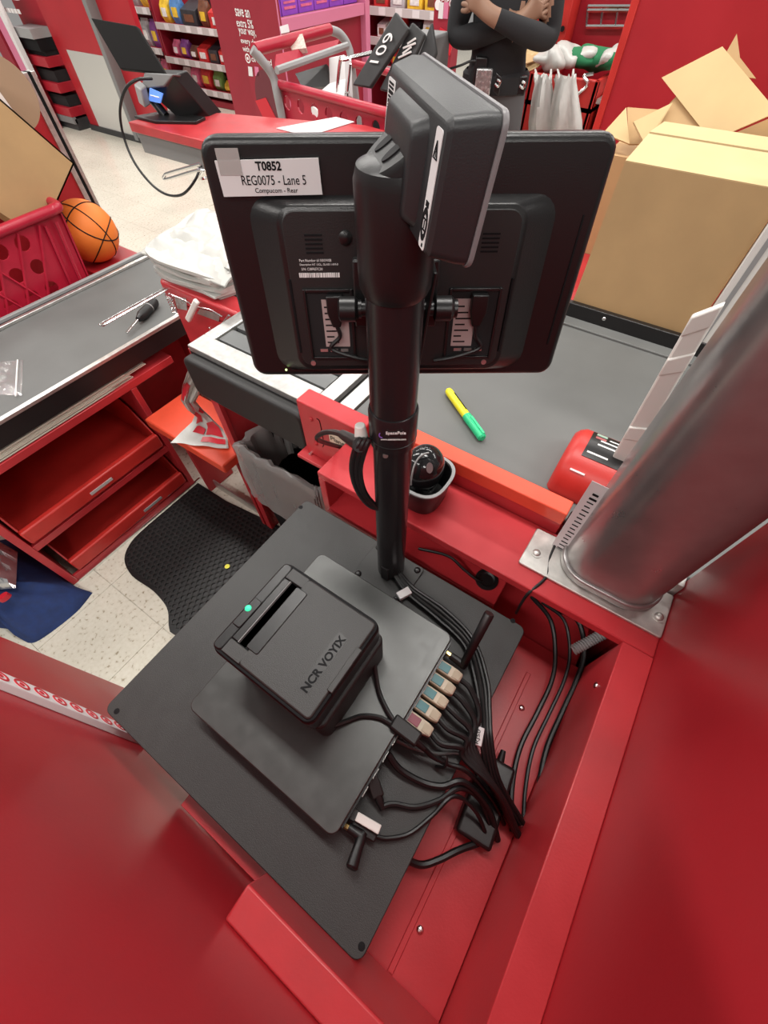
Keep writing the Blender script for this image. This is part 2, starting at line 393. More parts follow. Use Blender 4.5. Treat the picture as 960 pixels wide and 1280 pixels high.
mk('tiny_screw', G().cyl(V((PX, PY, 1.15)) + d2 * .022 - rt * .008, V((PX, PY, 1.15)) + d2 * .0255 - rt * .008, .003), STEEL, po)
mk('head_sleeve', G().lathe((PX, PY, 1.322), [(.0262, 0), (.0290, .006), (.0295, .02), (.0295, .075), (.027, .083), (.02, .086)], 44), BLK, po)
# monitor hinge: axle, two brackets with bolts
MR = V((.562, -.827, 0)).normalized(); MD = V((-.127, -.086, -.988)); MD -= MR * MD.dot(MR); MD.normalize(); MN = MR.cross(MD)
MP = V((PX + .0744, PY + .0506, 1.305))
MM = frame(MP, MR, MN, -MD)
def ml(x, y, z): return MP + MR * x + MN * y - MD * z
mk('axle', G().cyl(ml(-.047, -.05, -.027), ml(.050, -.05, -.027), .0065), BLK, po)
for sx in (-.028, .033):
    g = G().hexa([ml(sx * .62, -.066, -.098), ml(sx * .62 + .003, -.066, -.098), ml(sx * .62 + .003, -.056, -.098), ml(sx * .62, -.056, -.098),
                  ml(sx, -.072, .01), ml(sx + .003, -.072, .01), ml(sx + .003, -.024, .01), ml(sx, -.024, .01)])
    mk('bracket', g, BLK, po, bev=.001)
for a_, b_ in ((-.052, -.030), (.037, .059)):
    mk('bolt', G().lathe(ml(a_, -.05, -.027), [(.008, 0), (.011, .002), (.011, .016), (.008, .019), (.008, b_ - a_)], 24, MR), BLK, po)
mk('bracket_arm', G().obox(ml(.002, -.030, -.02), (MR, MN, MD), (.04, .006, .03)), BLK, po, bev=.002)

# ================================================================== MONITOR
mo = thing('register_monitor', 'black register monitor seen from behind, with white lane label', 'monitor', MP, M=MM)
def L(g): return g
def mrr(x0, z0, x1, z1, r, y0, y1, k=5): return G().rrect(x0, z0, x1, z1, r, y0, y1, k, mp=lambda x, z, y: V((x, y, z)))
MB = mat('monitor_back_plastic', (.009, .0085, .009), .30, bump=.10, bscale=900)
mk('front_shell', mrr(-.163, -.122, .186, .091, .014, .0, .022), MB, mo, bev=.006, local=True, seg=4)
# sloped bulge on the back
def rr(x0, z0, x1, z1, r, y, k=5):
    pl = []
    for cx, cz, a0 in ((x1 - r, z1 - r, 0), (x0 + r, z1 - r, 90), (x0 + r, z0 + r, 180), (x1 - r, z0 + r, 270)):
        for j in range(k + 1):
            a = math.radians(a0 + 90 * j / k); pl.append(V((cx + r * math.cos(a), y, cz + r * math.sin(a))))
    return pl
g = G().loft([rr(-.134, -.114, .150, .0515, .02, .002), rr(-.130, -.113, .146, .0505, .02, -.001), rr(-.106, -.107, .120, .0470, .016, -.013), rr(-.104, -.105, .118, .0455, .014, -.015)])
mk('back_bulge', g, MB, mo, local=True, smooth=60)
g = G().loft([rr(-.100, -.101, .114, .043, .012, -.0145), rr(-.100, -.101, .114, .043, .012, -.0165)])
bp = mk('cover_panel', g, BLKM, mo, local=True, bev=.0008)
for x0, x1, nm in ((-.0865, -.043, 0), (.058, .104, 1)):
    mk('socket_recess', mrr(x0, -.090, x1, -.022, .003, -.0172, -.0166), DARK, bp, local=True)
    for (a, b, c, d) in ((x0 - .003, -.092, x0, -.020), (x1, -.092, x1 + .003, -.020), (x0, -.023, x1, -.020), (x0, -.092, x1, -.089)):
        mk('recess_rim', G().box(a, -.0195, b, c, -.0165, d), BLK, bp, local=True, bev=.0006)
    xs = (-.072, -.046) if nm == 0 else (.062, .084)
    mk('spec_sticker', G().box(xs[0], -.0176, -.078, xs[1], -.0172, -.030), mat('pinkish_sticker', (.42, .33, .32), .5), bp, local=True)
    for k in range(7):
        mk('print_line', G().box(xs[0] + .002, -.0178, -.038 - .006 * k, xs[0] + .010 + .009 * ((k * 7) % 5) / 4 , -.0176, -.0365 - .006 * k), INK, bp, local=True)
    # plug and cable
    px_ = (xs[0] + xs[1]) / 2 + (.001 if nm == 0 else .012)
    pg = G().loft([rr(px_ - .007, -.046, px_ + .007, -.044, .0009, -.026), ][0:0] + [[V((px_ + s * .008, y, z)) for s, y in ((-1, -.0178), (1, -.0178), (1, -.027), (-1, -.027))] for z in (-.024, -.040)] + [[V((px_ + s * .004, y, -.055)) for s, y in ((-1, -.0178), (1, -.0178), (1, -.024), (-1, -.024))]])
    pgo = mk('plug', pg, RUB, bp, local=True, bev=.001)
    e = -1 if nm == 0 else 1
    mk('lead', G().tube([(px_, -.021, -.055), (px_ + .002, -.021, -.066), (px_ + .008 * -e * -1, -.0225, -.078), (px_ - e * .018, -.023, -.088), (px_ - e * .040, -.021, -.093)], .0022), RUB, bp, local=True)
    for k in range(3): mk('port', G().box(x0 + .008 + .011 * k, -.0182, -.0835, x0 + .016 + .011 * k, -.0172, -.0805), STEEL, bp, local=True)
    mk('screw', G().cyl((x0 + (-.002 if nm == 0 else .043), -.0175, -.097), (x0 + (-.002 if nm == 0 else .043), -.0160, -.097), .0028), STEEL, bp, local=True)
mk('side_groove', G().box(-.1015, -.0175, -.085, -.0995, -.0155, -.012), INK, mo, local=True)
mk('side_groove', G().box(.1145, -.0175, -.085, .1165, -.0155, -.012), INK, mo, local=True)
for k in range(5):
    for xv in (-.081, .080): mk('vent_slot', G().box(xv, -.0170, .010 + .0035 * k, xv + .016, -.0163, .0115 + .0035 * k), INK, bp, local=True)
mk('hinge_screw', G().lathe((-.044, -.0165, .0225), [(.006, 0), (.006, .0015), (.004, .003)], 18, (0, -1, 0)), BLK, bp, local=True)
# labels
lb = mk('lane_label', G().hexa([V(p) for p in ((-.149, -.0012, .0512), (-.0626, -.0012, .0522), (-.0626, .0006, .0522), (-.149, .0006, .0512), (-.150, -.0012, .0755), (-.0632, -.0012, .0768), (-.0632, .0006, .0768), (-.150, .0006, .0755))]), PAPER, mo, local=True)
lb['label'] = 'white paper label with lane number'
# the label bends over the start of the bulge: lift it clear
lb.location.y = -.0035
def mtext(body, x, z, w_, h_, par, y, m=INK, bold=0):
    o = text('lettering', body, mo, ml(x, y, z), MR, -MD, w_, h_, m, bold); o.parent = par
    o.location = -V(par.location); return o
mtext('T0852', -.1165, .0688, .0215, .0062, lb, -.0049, bold=.03)
mtext('REG0075 - Lane 5', -.1305, .0592, .055, .0066, lb, -.0049)
mtext('Compucom - Rear', -.1205, .0528, .037, .0044, lb, -.0049)
mk('tape', G().box(-.1475, -.0052, .066, -.1285, -.0048, .0835), mat('clear_tape', (.55, .52, .50), .35, alpha=.55), mo, local=True)
tx = -.0905
mtext('Part Number 6118XW08', tx + .002, .0035, .030, .0022, bp, -.0168, INKW)
mtext('Description NT 15GL, GLASS 1-RM-0', tx + .002, -.0002, .036, .0022, bp, -.0168, INKW)
mtext('S/N: C38FR57C30', tx + .003, -.0038, .020, .0022, bp, -.0168, INKW)
g = G(); x = tx
while x < -.0515:
    w_ = random.choice((.0006, .0011, .0018)); g.box(x, -.0170, -.0100, x + w_, -.0165, -.0060); x += w_ + random.choice((.0003, .0006))
mk('barcode', g, INKW, bp, local=True, smooth=0)
mk('power_lamp', G().sphere((-.1245, -.0005, -.1135), .0013, 10, 6), mat('yellow_green_lamp', (.6, .9, .3), .4, emit=2), mo, local=True)
for k in range(7): mk('button', G().box(-.118 + .007 * k, -.0012, -.1145, -.114 + .007 * k, .0002, -.1130), BLK, mo, local=True)
mk('edge_groove', G().box(.172, -.0009, -.085, .1735, .0004, .035), INK, mo, local=True)

# ================================================================== CUSTOMER TERMINAL ON THE POLE
A = V((.679, .734, 0)).normalized(); VD = V((-.213, -.054, -.976)); VD -= A * VD.dot(A); VD.normalize(); NN = A.cross(VD)
TP = CAM + (R3 @ V((632 - 480, 640 - 142, -F))) * (.205 / F)
te = thing('customer_terminal', 'chunky black customer display turned away on top of the pole', 'terminal', TP, M=frame(TP, A, NN, -VD) @ Matrix.Scale(.205 / .22, 4))
def tr_(x0, z0, x1, z1, r, y, k=5): return rr(x0, z0, x1, z1, r, y, k)
g = G().loft([tr_(.0, -.078, .165, .0, .007, .0), tr_(.0005, -.0775, .1645, -.0005, .007, .008), tr_(.003, -.074, .146, -.004, .006, .026), tr_(.006, -.072, .140, -.007, .005, .0285)])
mk('shell', g, mat('terminal_plastic', (.020, .0205, .022), .38, bump=.08, bscale=900), te, local=True, smooth=35)
mk('bezel', G().loft([tr_(-.001, -.079, .166, .001, .008, -.0035), tr_(-.0015, -.0795, .1665, .0015, .008, -.0015), tr_(-.001, -.079, .166, .001, .008, .0)]), mat('bezel_grey', (.19, .18, .185), .38), te, local=True)
mk('screen_glass', G().loft([tr_(.006, -.072, .159, -.006, .003, -.0042), tr_(.006, -.072, .159, -.006, .003, -.0035)]), mat('dark_glass', (.01, .01, .012), .08), te, local=True)
g = G().loft([tr_(.034, -.070, .118, -.010, .008, .027), tr_(.040, -.066, .110, -.015, .008, .036), tr_(.043, -.063, .106, -.018, .007, .0375)])
mk('rear_bulge', g, MATS['terminal_plastic'], te, local=True, smooth=35)
sl = mk('rating_label', G().rrect(.010, -.072, .0215, -.011, .002, .0287, .0292, 4, mp=lambda x, z, y: V((x, y, z))), PAPER, te, local=True)
# warning triangle and round crest on the label
g = G(); tri = [V((.0157, .0296, -.0165)), V((.0192, .0296, -.0245)), V((.0124, .0296, -.0245))]
for i in range(3): g.tube([tri[i], tri[(i + 1) % 3]], .00035, 5, raw=True)
g.tube([(.0165, .0296, -.0195), (.0152, .0296, -.0215), (.0165, .0296, -.0215), (.0152, .0296, -.0238)], .0003, 4, raw=True)
mk('warning_triangle', g, INK, sl, local=True)
g = G(); n = 24; c = V((.0157, .0292, -.058))
for ro, ri in ((.0055, .0033),):
    g.loft([[c + V((r * math.cos(2 * math.pi * j / n), h, 1.7 * r * math.sin(2 * math.pi * j / n))) for j in range(n)] for r, h in ((ri, 0), (ri, .0004), (ro, .0004), (ro, 0))], closed=True)
mk('crest', g, INK, sl, local=True)
g = G().box(.0140, .0292, -.0615, .0174, .0296, -.0605).box(.0140, .0292, -.0555, .0174, .0296, -.0545).box(.0150, .0292, -.060, .0164, .0296, -.056)
mk('crest_mark', g, INK, sl, local=True)
mk('crest_top', G().box(.0130, .0292, -.0485, .0184, .0296, -.0455), INK, sl, local=True)
mk('crest_dot', G().box(.0130, .0292, -.0705, .0150, .0296, -.0685), INK, sl, local=True)
bl = mk('barcode_label', G().rrect(.120, -.040, .139, -.010, .002, .0287, .0292, 4, mp=lambda x, z, y: V((x, y, z))), PAPER, te, local=True)
g = G(); z = -.036
while z < -.012:
    h = random.choice((.0006, .0012, .002)); g.hexa([V((x, y, zz)) for zz in (z, z + h) for x, y in ((.123, .0291), (.136, .0291), (.136, .0295), (.123, .0295))]); z += h + .0009
mk('barcode', g, INK, bl, local=True, smooth=0)
# slanted neck between the pole sleeve and the terminal (part of the pole)
top = V((PX, PY, 1.405)); nk = TP + A * .085 + NN * .037 + VD * .034
g = G()
K = 32; ring = lambda r, f: [V((PX, PY, 0)) + A * r * math.cos(2 * math.pi * j / K) + V((-A.y, A.x, 0)) * r * math.sin(2 * math.pi * j / K) + V((0, 0, f(A * r * math.cos(2 * math.pi * j / K) + V((-A.y, A.x, 0)) * r * math.sin(2 * math.pi * j / K)))) for j in range(K)]
NH = V((NN.x, NN.y, 0)).normalized(); sl2 = lambda d: 1.416 - .62 * d.dot(NH)
g.loft([ring(.0262, lambda d: 1.385), ring(.0268, lambda d: sl2(d) - .004), ring(.0250, lambda d: sl2(d)), ring(.012, lambda d: sl2(d) + .0005)])
nko = mk('neck', g, BLK, po, smooth=35)
for s_ in (-.010, .010):
    c = V((PX, PY, 0)) + A * s_ + NH * .004; c.z = sl2(A * s_ + NH * .004); nrm2 = (V((0, 0, 1)) + NH * .62).normalized()
    mk('screw_pocket', disc(c - nrm2 * .001, nrm2, V((0, 0, 1)), .0095, .0042, .0022), DARK, nko)
    mk('screw_glint', disc(c - nrm2 * .001 - V((0, 0, .006)) + NH * .004, nrm2, A, .0035, .001, .0035), STEEL, nko)
# ================================================================== COLUMN, SCANNER, THINGS ON THE LEDGE AND BELT
co = thing('grey_column', 'thick silver-grey column with bolted zinc foot on the red ledge', 'column', (.44, -.118, .9))
mk('foot_plate', G().rrect(.374, -.2195, .452, .0, .004, .9005, .906), SILV, co, bev=.0015)
mk('shaft', G().rrect(.390, -.196, .520, -.054, .044, .906, 2.35, 9), COLM, co)
mk('foot_collar', G().rrect(.3855, -.2005, .5245, -.0495, .048, .9061, .922, 9), COLM, co, bev=.003)
for y in (-.018, -.208):
    sc = screw((.405, y, .906), (0, 0, 1), .0065, co, SILV, 'bolt')
    mk('washer', G().cyl((.405, y, .906), (.405, y, .9072), .0095, n=20), SILV, co)
mk('bracket_tab', G().box(.455, -.2195, .9005, .50, -.195, .93), SILV, co, bev=.001)
# printed slip taped beside the column
q = [at(740, 601, 'x', .44), at(761, 611, 'x', .44), at(706, 690, 'x', .433), at(684, 690, 'x', .433)]
ps = thing('printed_slip', 'narrow white printed slip standing against the grey column', 'paper', (.437, -.04, .9))
sl_ = mk('sheet', G().quad([q[3], q[2], q[1], q[0]], .0006), PAPER, ps)
ux = (q[1] - q[0]); uy = (q[3] - q[0])
for k in range(16):
    a = q[0] + uy * (.10 + .05 * k) + ux * (.38 if k else .42) - V((.0009, 0, 0)); b = a + ux * (.36 + .1 * ((k * 5) % 3) / 2)
    d = uy * .012 * (1.8 if k < 2 else 1)
    mk('print_line', G().quad([a + d, b + d, b, a], .0003), INK, sl_)
# white plastic channel behind the column
wc = thing('plastic_channel', 'off-white plastic channel strip standing behind the grey column', 'channel', (.60, -.045, .9))
q = [at(864, 396, 'x', .60), at(906, 380, 'x', .60), at(775, 602, 'x', .60), at(755, 592, 'x', .60)]
q[2].z = .901; q[3].z = .901
mk('channel', G().quad([q[3], q[2], q[1], q[0]], .008), WHITE, wc, bev=.003)
for t in (.18, .0 , .55):
    a = q[0].lerp(q[3], t); b = q[1].lerp(q[2], t); c = q[0].lerp(q[3], t + .08); d = q[1].lerp(q[2], t + .08); o = V((-.003, 0, 0))
    mk('clip', G().quad([c + o, d + o, b + o, a + o], .012), WHITE, wc, bev=.002)
# red rounded card reader / lane sensor
rd = thing('red_sensor_housing', 'red rounded housing with black sticker on the belt end', 'housing', (.61, -.06, .9))
pf = []
for k in range(17):
    a = math.pi * k / 16; pf.append((.612 - .072 * math.cos(a) * (1 if abs(math.cos(a)) < .9 else 1), .9005 + .075 * math.sin(a) ** .75))
g = G().loft([[V((.612 + (x - .612) * s_, y, .9005 + (z - .9005) * s_)) for x, z in pf] for y, s_ in ((.022, .82), (.016, .93), (.006, 1), (-.17, 1))])
hs = mk('shell', g, ORANGE if 0 else REDB, rd, smooth=50)
def onshell(t, y, lift=.0012):
    a = math.pi * t; return V((.612 - (.072 + lift) * math.cos(a), y, .9005 + (.075 + lift) * math.sin(a) ** .75))
def patch(t0, t1, y0, y1, lift, n=8):
    g = G(); g.loft([[onshell(t0 + (t1 - t0) * i / n, y, l) for i in range(n + 1)] + [onshell(t1 - (t1 - t0) * i / n, y, -.002) for i in range(n + 1)] for y, l in ((y0, lift), (y1, lift))]); return g
mk('sticker', patch(.36, .68, -.005, -.13, .0012), BLK, hs)
for k, (t, y0, y1) in enumerate(((.40, -.01, -.045), (.50, -.02, -.05), (.55, -.022, -.06), (.60, -.035, -.055), (.22, -.0, -.025))):
    mk('print_line', patch(t, t + .014, y0, y1, .0018, 2), INKW, hs)
mk('print_mark', patch(.62, .66, -.012, -.03, .0018, 2), mat('pale_green_ink', (.3, .42, .34), .5), hs)
mk('print_mark', patch(.57, .60, -.012, -.03, .0018, 2), mat('dull_red_ink', (.35, .10, .10), .5), hs)
# barcode scanner in its cup
cu = thing('scanner_cup', 'black plastic cup with grey rim on the red ledge', 'holder', (.405, .197, .9))
def ov(s_, z, dx=0): 
    return [V((.405 + dx + s_ * .048 * (abs(math.cos(a)) ** .7) * (1 if math.cos(a) > 0 else -1), .199 + s_ * .046 * (abs(math.sin(a)) ** .7) * (1 if math.sin(a) > 0 else -1), z)) for a in [2 * math.pi * j / 36 for j in range(36)]]
mk('cup', G().loft([ov(.80, .9005), ov(.84, .904), ov(.95, .945), ov(1.0, .960), ov(.90, .960), ov(.84, .945), ov(.74, .908)]), BLK, cu, smooth=50)
mk('rim', G().loft([ov(1.0, .9600), ov(1.03, .9605), ov(1.03, .9635), ov(.92, .9635), ov(.92, .9600)], closed=True, cap=False), GREYPL, cu)
sn = thing('barcode_scanner', 'glossy black hand scanner resting head-up in the cup', 'scanner', (.408, .205, .91))
HC_ = (.412, .204, .966)
g = G(); prof = [(.910, .020, .018, 0, 0), (.925, .030, .026, 0, 0), (.945, .036, .032, .002, 0), (.965, .038, .034, .004, .002), (.985, .034, .031, .007, .004), (1.0, .024, .022, .010, .006), (1.008, .009, .008, .012, .007)]
GLOS = mat('gloss_black_plastic', (.010, .010, .011), .12)
g.sphere(HC_, 1, 32, 20); g.v = [V((HC_[0] + (p.x - HC_[0]) * .0385, HC_[1] + (p.y - HC_[1]) * .0345, HC_[2] + (p.z - HC_[2]) * .042)) for p in g.v]
g.cyl((.408, .202, .912), (.411, .203, .945), .022, .030, 28)
sb = mk('head', g, GLOS, sn, smooth=60)
c = V((.405, .188, .992)); nrm = V((-.55, -.45, .7)).normalized(); tz = V((0.5, -.9, .0)).normalized(); tz2 = nrm.cross(tz)
def hit(px, py, c, r):
    c = V(c); d = R3 @ V((px - 480, -(py - 640), -F)); o = V([(CAM[i] - c[i]) / r[i] for i in range(3)]); e = V([d[i] / r[i] for i in range(3)])
    a_, b_, c_ = e.dot(e), 2 * o.dot(e), o.dot(o) - 1; q_ = b_ * b_ - 4 * a_ * c_
    return CAM + d * ((-b_ - math.sqrt(max(q_, 0))) / (2 * a_))
HC, HR = V((.412, .204, .966)), (.0385, .0345, .042)
dc = hit(537, 585, HC, HR); nrm = V([(dc[i] - HC[i]) / HR[i] ** 2 for i in range(3)]).normalized()
mk('button', disc(dc - nrm * .0015, nrm, (.6, .5, .6), .0085, .0055, .0022), mat('grey_rose_button', (.20, .15, .15), .35), sb)
g = G().tube([hit(px, py, HC, [r * 1.01 for r in HR]) for px, py in ((514, 606), (515, 594), (518, 582), (523, 573), (529, 568), (536, 566))], .0016); mk('trim_line', g, GREYPL, sb)
# marker
a, b = V((.672, .296, .909)), V((.582, .166, .909)); mid = a.lerp(b, .55)
mkr = thing('highlighter', 'yellow highlighter with green cap lying on the grey belt', 'marker', a.lerp(b, .5) - V((0, 0, .009)))
ad = (b - a).normalized()
bd = mk('barrel', G().lathe(a, [(.005, 0), (.0075, .003), (.0085, .010), (.0085, (mid - a).length)], 18, ad), YELM, mkr)
mk('cap', G().lathe(mid, [(.0092, 0), (.0094, .004), (.0088, .065), (.006, .068)], 18, ad), GREENM, mkr)
sdm = ad.cross(V((0, 0, 1)))
mk('pocket_clip', G().obox(mid + ad * .038 + V((0, 0, .0092)) - sdm * .003, (ad, sdm, (0, 0, 1)), (.026, .0025, .0012)), GREENM, mkr, bev=.0006)
mk('print', G().obox(a + ad * .048 - sdm * .0055 + V((0, 0, .0064)), (ad, (sdm * -.5 + V((0, 0, -.6))).normalized(), (sdm * -.6 + V((0, 0, .5))).normalized()), (.026, .003, .0006)), INK, bd)

# ================================================================== SCANNER SCALE, RED BOX, BUMPER
sc_ = thing('scanner_scale', 'steel-framed scanner scale plate with dark glass bars', 'scale', (.75, .70, 0))
mk('deck', G().box(.476, .432, .86, 1.08, .905, .886), BLK, sc_, bev=.002)
mk('frame_bar', G().box(.476, .525, .886, .530, .905, .902), STEEL, sc_, bev=.002)
mk('frame_bar', G().box(.530, .868, .886, 1.08, .905, .902), STEEL, sc_, bev=.002)
mk('frame_bar', G().box(.500, .486, .886, 1.08, .524, .902), STEEL, sc_, bev=.002)
mk('frame_bar', G().box(.500, .434, .886, 1.08, .470, .902), STEEL, sc_, bev=.002)
for x in (.540, .600, .660, .72, .78, .84): mk('glass_bar', G().box(x, .530, .886, x + .048, .866, .897), mat('dark_grey_glass', (.12, .125, .125), .25), sc_, bev=.001)
mk('end_panel', G().box(.500, .925, 0, .515, .955, .86), RED, sc_, bev=.001)
mk('side_panel', G().box(.515, .93, 0, 1.08, .945, .86), RED, sc_)
mk('back_panel', G().box(.74, .44, 0, .76, .93, .86), RED, sc_)
mk('kick_rail', G().box(.49, .50, .76, .51, .925, .79), RED, sc_, bev=.002)
bu = mk('bumper_pad', G().rrect(.525, .775, .905, .888, .022, .446, .476, 6, mp=lambda y, z, x: V((x, y, z))), BLKM, bev=.008, seg=3,
        label='padded black bumper along the steel scale frame', cat='bumper')
rb = thing('red_control_box', 'narrow red metal box with pale sticker beside the black pole', 'box', (.455, .43, .779))
mk('case', G().box(.435, .352, .80, .477, .512, .949), RED, rb, bev=.003)
mk('tray_lip', G().box(.415, .34, .79, .478, .526, .80), RED, rb, bev=.002)
stk = mk('sticker', G().rrect(.375, .872, .435, .905, .004, .4338, .4352, 4, mp=lambda y, z, x: V((x, y, z))), mat('cream_sticker', (.68, .60, .46), .5), rb)
text('lettering', 'Planet', stk, (.4334, .431, .884), (0, -1, 0), (0, 0, 1), .042, .012, INK)
for z in (.845, .915): screw((.435, .478, z), (-1, 0, 0), .005, rb, RED, 'rivet')
g = G().tube([(.4345, .462, .925), (.4345, .455, .918), (.4345, .455, .86), (.4345, .460, .845)], .0009, 5); mk('groove', g, INK, rb)
mk('corner_bolt', G().lathe(V((.435, .5, .80)), [(.005, 0), (.005, .006), (.003, .007)], 12, (-1, 0, 0)), CHROME, rb)
# trash bin with liner
tb = thing('waste_bin', 'dark waste bin with clear crinkled liner under the scale', 'bin', (.60, .74, 0))
def sq(x0, y0, x1, y1, z, r=.03): 
    g = G(); g.rrect(x0, y0, x1, y1, r, z, z + .001, 5); return g.v[:24]
mk('bin', G().loft([sq(.51, .62, .70, .88, .002), sq(.485, .56, .735, .905, .52), sq(.492, .567, .728, .898, .52), sq(.52, .63, .69, .87, .03)]), RUB, tb)
rings = []
def sq2(x0, y0, x1, y1, z, n=80):
    P = cat_rom([V((x0, y0 + .03, z)), V((x0 + .03, y0, z)), V((x1 - .03, y0, z)), V((x1, y0 + .03, z)), V((x1, y1 - .03, z)), V((x1 - .03, y1, z)), V((x0 + .03, y1, z)), V((x0, y1 - .03, z)), V((x0, y0 + .03, z))], 10); return P[:-1]
random.seed(11); fold = [random.uniform(-.010, .010) for _ in range(200)]; drop = [.05 * math.sin(k * .21) + random.uniform(-.015, .015) for k in range(200)]
for i, (z, e) in enumerate(((.26, .016), (.33, .012), (.40, .014), (.46, .012), (.51, .012), (.535, .012), (.547, .006), (.548, -.002), (.54, -.010), (.48, -.014), (.42, -.018), (.36, -.022))):
    r_ = sq2(.49 - e, .565 - e, .73 + e, .90 + e, z); sg_ = 1 if e > 0 else -1
    rings.append([p + (p - V((.61, .73, p.z))).normalized() * (fold[k] * (.6 + .4 * math.sin(i * 1.3 + k)) + random.uniform(-.003, .003)) + V((0, 0, (drop[k] * .5 if i == 0 else 0) + random.uniform(-.003, .003))) for k, p in enumerate(r_)])
mk('liner', G().loft(rings, cap=False), LINER, tb, smooth=30)
random.seed(5)

# ================================================================== BAG RACK
br = thing('bag_rack', 'red bag rack head with wire arms and springs', 'rack', (.70, 1.06, 0))
mk('head', G().rrect(.640, .880, .705, 1.225, .018, .850, .900), RED, br, bev=.008, seg=3)
mk('post', G().box(.648, .93, .005, .70, 1.20, .850), RED, br, bev=.003)
mk('plate', G().box(.640, .93, .70, .648, 1.19, .850), RED, br, bev=.001)
ha, hb = at(126, 406, 'z', .87), at(206, 362, 'z', .885)
ar = mk('wire_arm', G().tube([hb + V((.02, .008, -.004)), hb + V((0, .006, 0)), ha + V((.02, .006, 0)), ha + V((.003, .005, 0)), ha + V((-.003, -.002, 0)), ha + V((.004, -.009, 0)), ha + V((.02, -.007, 0)), hb + V((0, -.005, 0)), hb + V((.02, -.004, -.004))], .0024, 8, 5), CHROME, br)
def spring(p0, p1, r, turns, wr):
    p0, p1 = V(p0), V(p1); t = (p1 - p0).normalized(); u = t.orthogonal().normalized(); v_ = t.cross(u); n = int(turns * 10)
    return G().tube([p0.lerp(p1, i / n) + u * r * math.cos(i * .6283) + v_ * r * math.sin(i * .6283) for i in range(n + 1)], wr, 5, raw=True)
mk('spring', spring(at(209, 368, 'x', .632), at(219, 392, 'x', .634), .0065, 8, .0011), CHROME, br)
mk('spring', spring(at(287, 398, 'x', .632), at(272, 415, 'x', .634), .0055, 6, .001), CHROME, br)
mk('wire_loop', G().tube([at(211, 367, 'x', .634), at(232, 376, 'x', .632), at(243, 383, 'x', .630), at(262, 387, 'x', .630), at(278, 396, 'x', .632)], .002), CHROME, br)
mk('wire_loop', G().tube([at(222, 388, 'x', .634), at(216, 370, 'x', .632)], .0022, raw=True), CHROME, br)
mk('wire_loop', G().tube([at(268, 418, 'x', .63), at(286, 394, 'x', .628)], .0025, raw=True), CHROME, br)
mk('bracket', G().quad([at(222, 386, 'x', .638), at(234, 388, 'x', .638), at(232, 373, 'x', .638), at(218, 370, 'x', .638)], .002), STEEL, br)
mk('bracket', G().quad([at(246, 392, 'x', .638), at(273, 402, 'x', .638), at(275, 393, 'x', .638), at(250, 386, 'x', .638)], .002), STEEL, br)
for px, py in ((228, 378), (262, 410)): screw(at(px, py, 'x', .6395), (-1, 0, 0), .004, br)
a, b = at(246, 376, 'x', .622), at(235, 400, 'x', .612)
mk('white_grip', G().obox(a.lerp(b, .5), ((b - a), V((1, 0, 0)).cross(b - a), (b - a).cross(V((1, 0, 0)).cross(b - a))), ((b - a).length / 2, .008, .006)), WHITE, br, bev=.004, seg=3)
# bundle of white bags lying on the rack
bb = thing('bag_bundle', 'bundle of folded white plastic bags with red print on the rack', 'bags', (.76, 1.12, .9))
for k in range(7):
    z = .901 + .009 * k; random.seed(k + 20); j = lambda: random.uniform(-.012, .012)
    pl = [(.655 + j(), .985 + j()), (.65 + j(), 1.10 + j()), (.665 + j(), 1.24 + j()), (.75 + j(), 1.30 + j()), (.90 + j(), 1.33 + j()), (.93 + j(), 1.18 + j()), (.90 + j(), .99 + j()), (.78 + j(), .95 + j())]
    ring0 = [V((x, y, z + .003 * math.sin(3 * x * 10 + y * 9 + k))) for x, y in cat_poly] if 0 else None
    P = cat_rom([V((x, y, 0)) for x, y in pl] + [V((pl[0][0], pl[0][1], 0))], 4)[:-1]
    top = [V((p.x, p.y, z + .008 + .004 * math.sin(p.x * 40 + k) * math.cos(p.y * 35))) for p in P]; bot = [V((p.x, p.y, z)) for p in P]
    c_ = V((.78, 1.13, z + .012 + .002 * k)); inn = [c_.lerp(t_, .55) + V((0, 0, .004 * math.sin(i * 2.1 + k))) for i, t_ in enumerate(top)]
    mk('folded_bag', G().loft([bot, top, inn]), FILM, bb, smooth=70)
for k, (dx, dy, z, ph) in enumerate(((0, 0, .975, 0), (.05, .03, .990, 1.7))):
    N = 26; vs = []; x0, x1, y0, y1 = .655 + dx, .93, .965 + dy * .5, 1.30 - dy
    for lay in (1, 0):
        for i in range(N + 1):
            for j in range(N + 1):
                u, v_ = i / N, j / N; sx = x0 + (x1 - x0) * u; sy = y0 + (y1 - y0) * v_ + .05 * (u - .5) + .012 * math.sin(u * 9 + ph)
                e = min(1, 6 * min(u, v_, 1 - u, 1 - v_)); h = (.007 * abs(math.sin(v_ * 8.5 + u * 2.3 + ph)) + .006 * abs(math.sin(v_ * 19 - u * 5 + ph)) + .004 * math.sin(u * 14 + v_ * 6)) * e
                vs.append(V((sx, sy, z - .02 * (1 - e) + h * (1 if lay else 1) - (0 if lay else .004))))
    n = N + 1; m_ = n * n; fs = []
    for i in range(N):
        for j in range(N):
            a = i * n + j; fs += [(a, a + 1, a + n + 1, a + n), (m_ + a, m_ + a + n, m_ + a + n + 1, m_ + a + 1)]
    mk('folded_bag', G().add(vs, fs), FILM, bb, smooth=25)
mk('handle_loop', G().tube([at(214, 335, 'z', .925), at(210, 328, 'z', .94), at(214, 322, 'z', .95), at(221, 328, 'z', .945), at(232, 340, 'z', .925), at(262, 352, 'z', .915), at(275, 352, 'z', .93)], .006, 8), BAGRED, bb)
g = G(); 
for a_ in range(0, 1): g.tube([at(272, 352, 'z', .93), at(270, 343, 'z', .945), at(280, 336, 'z', .955), at(292, 340, 'z', .95)], .008, 8)
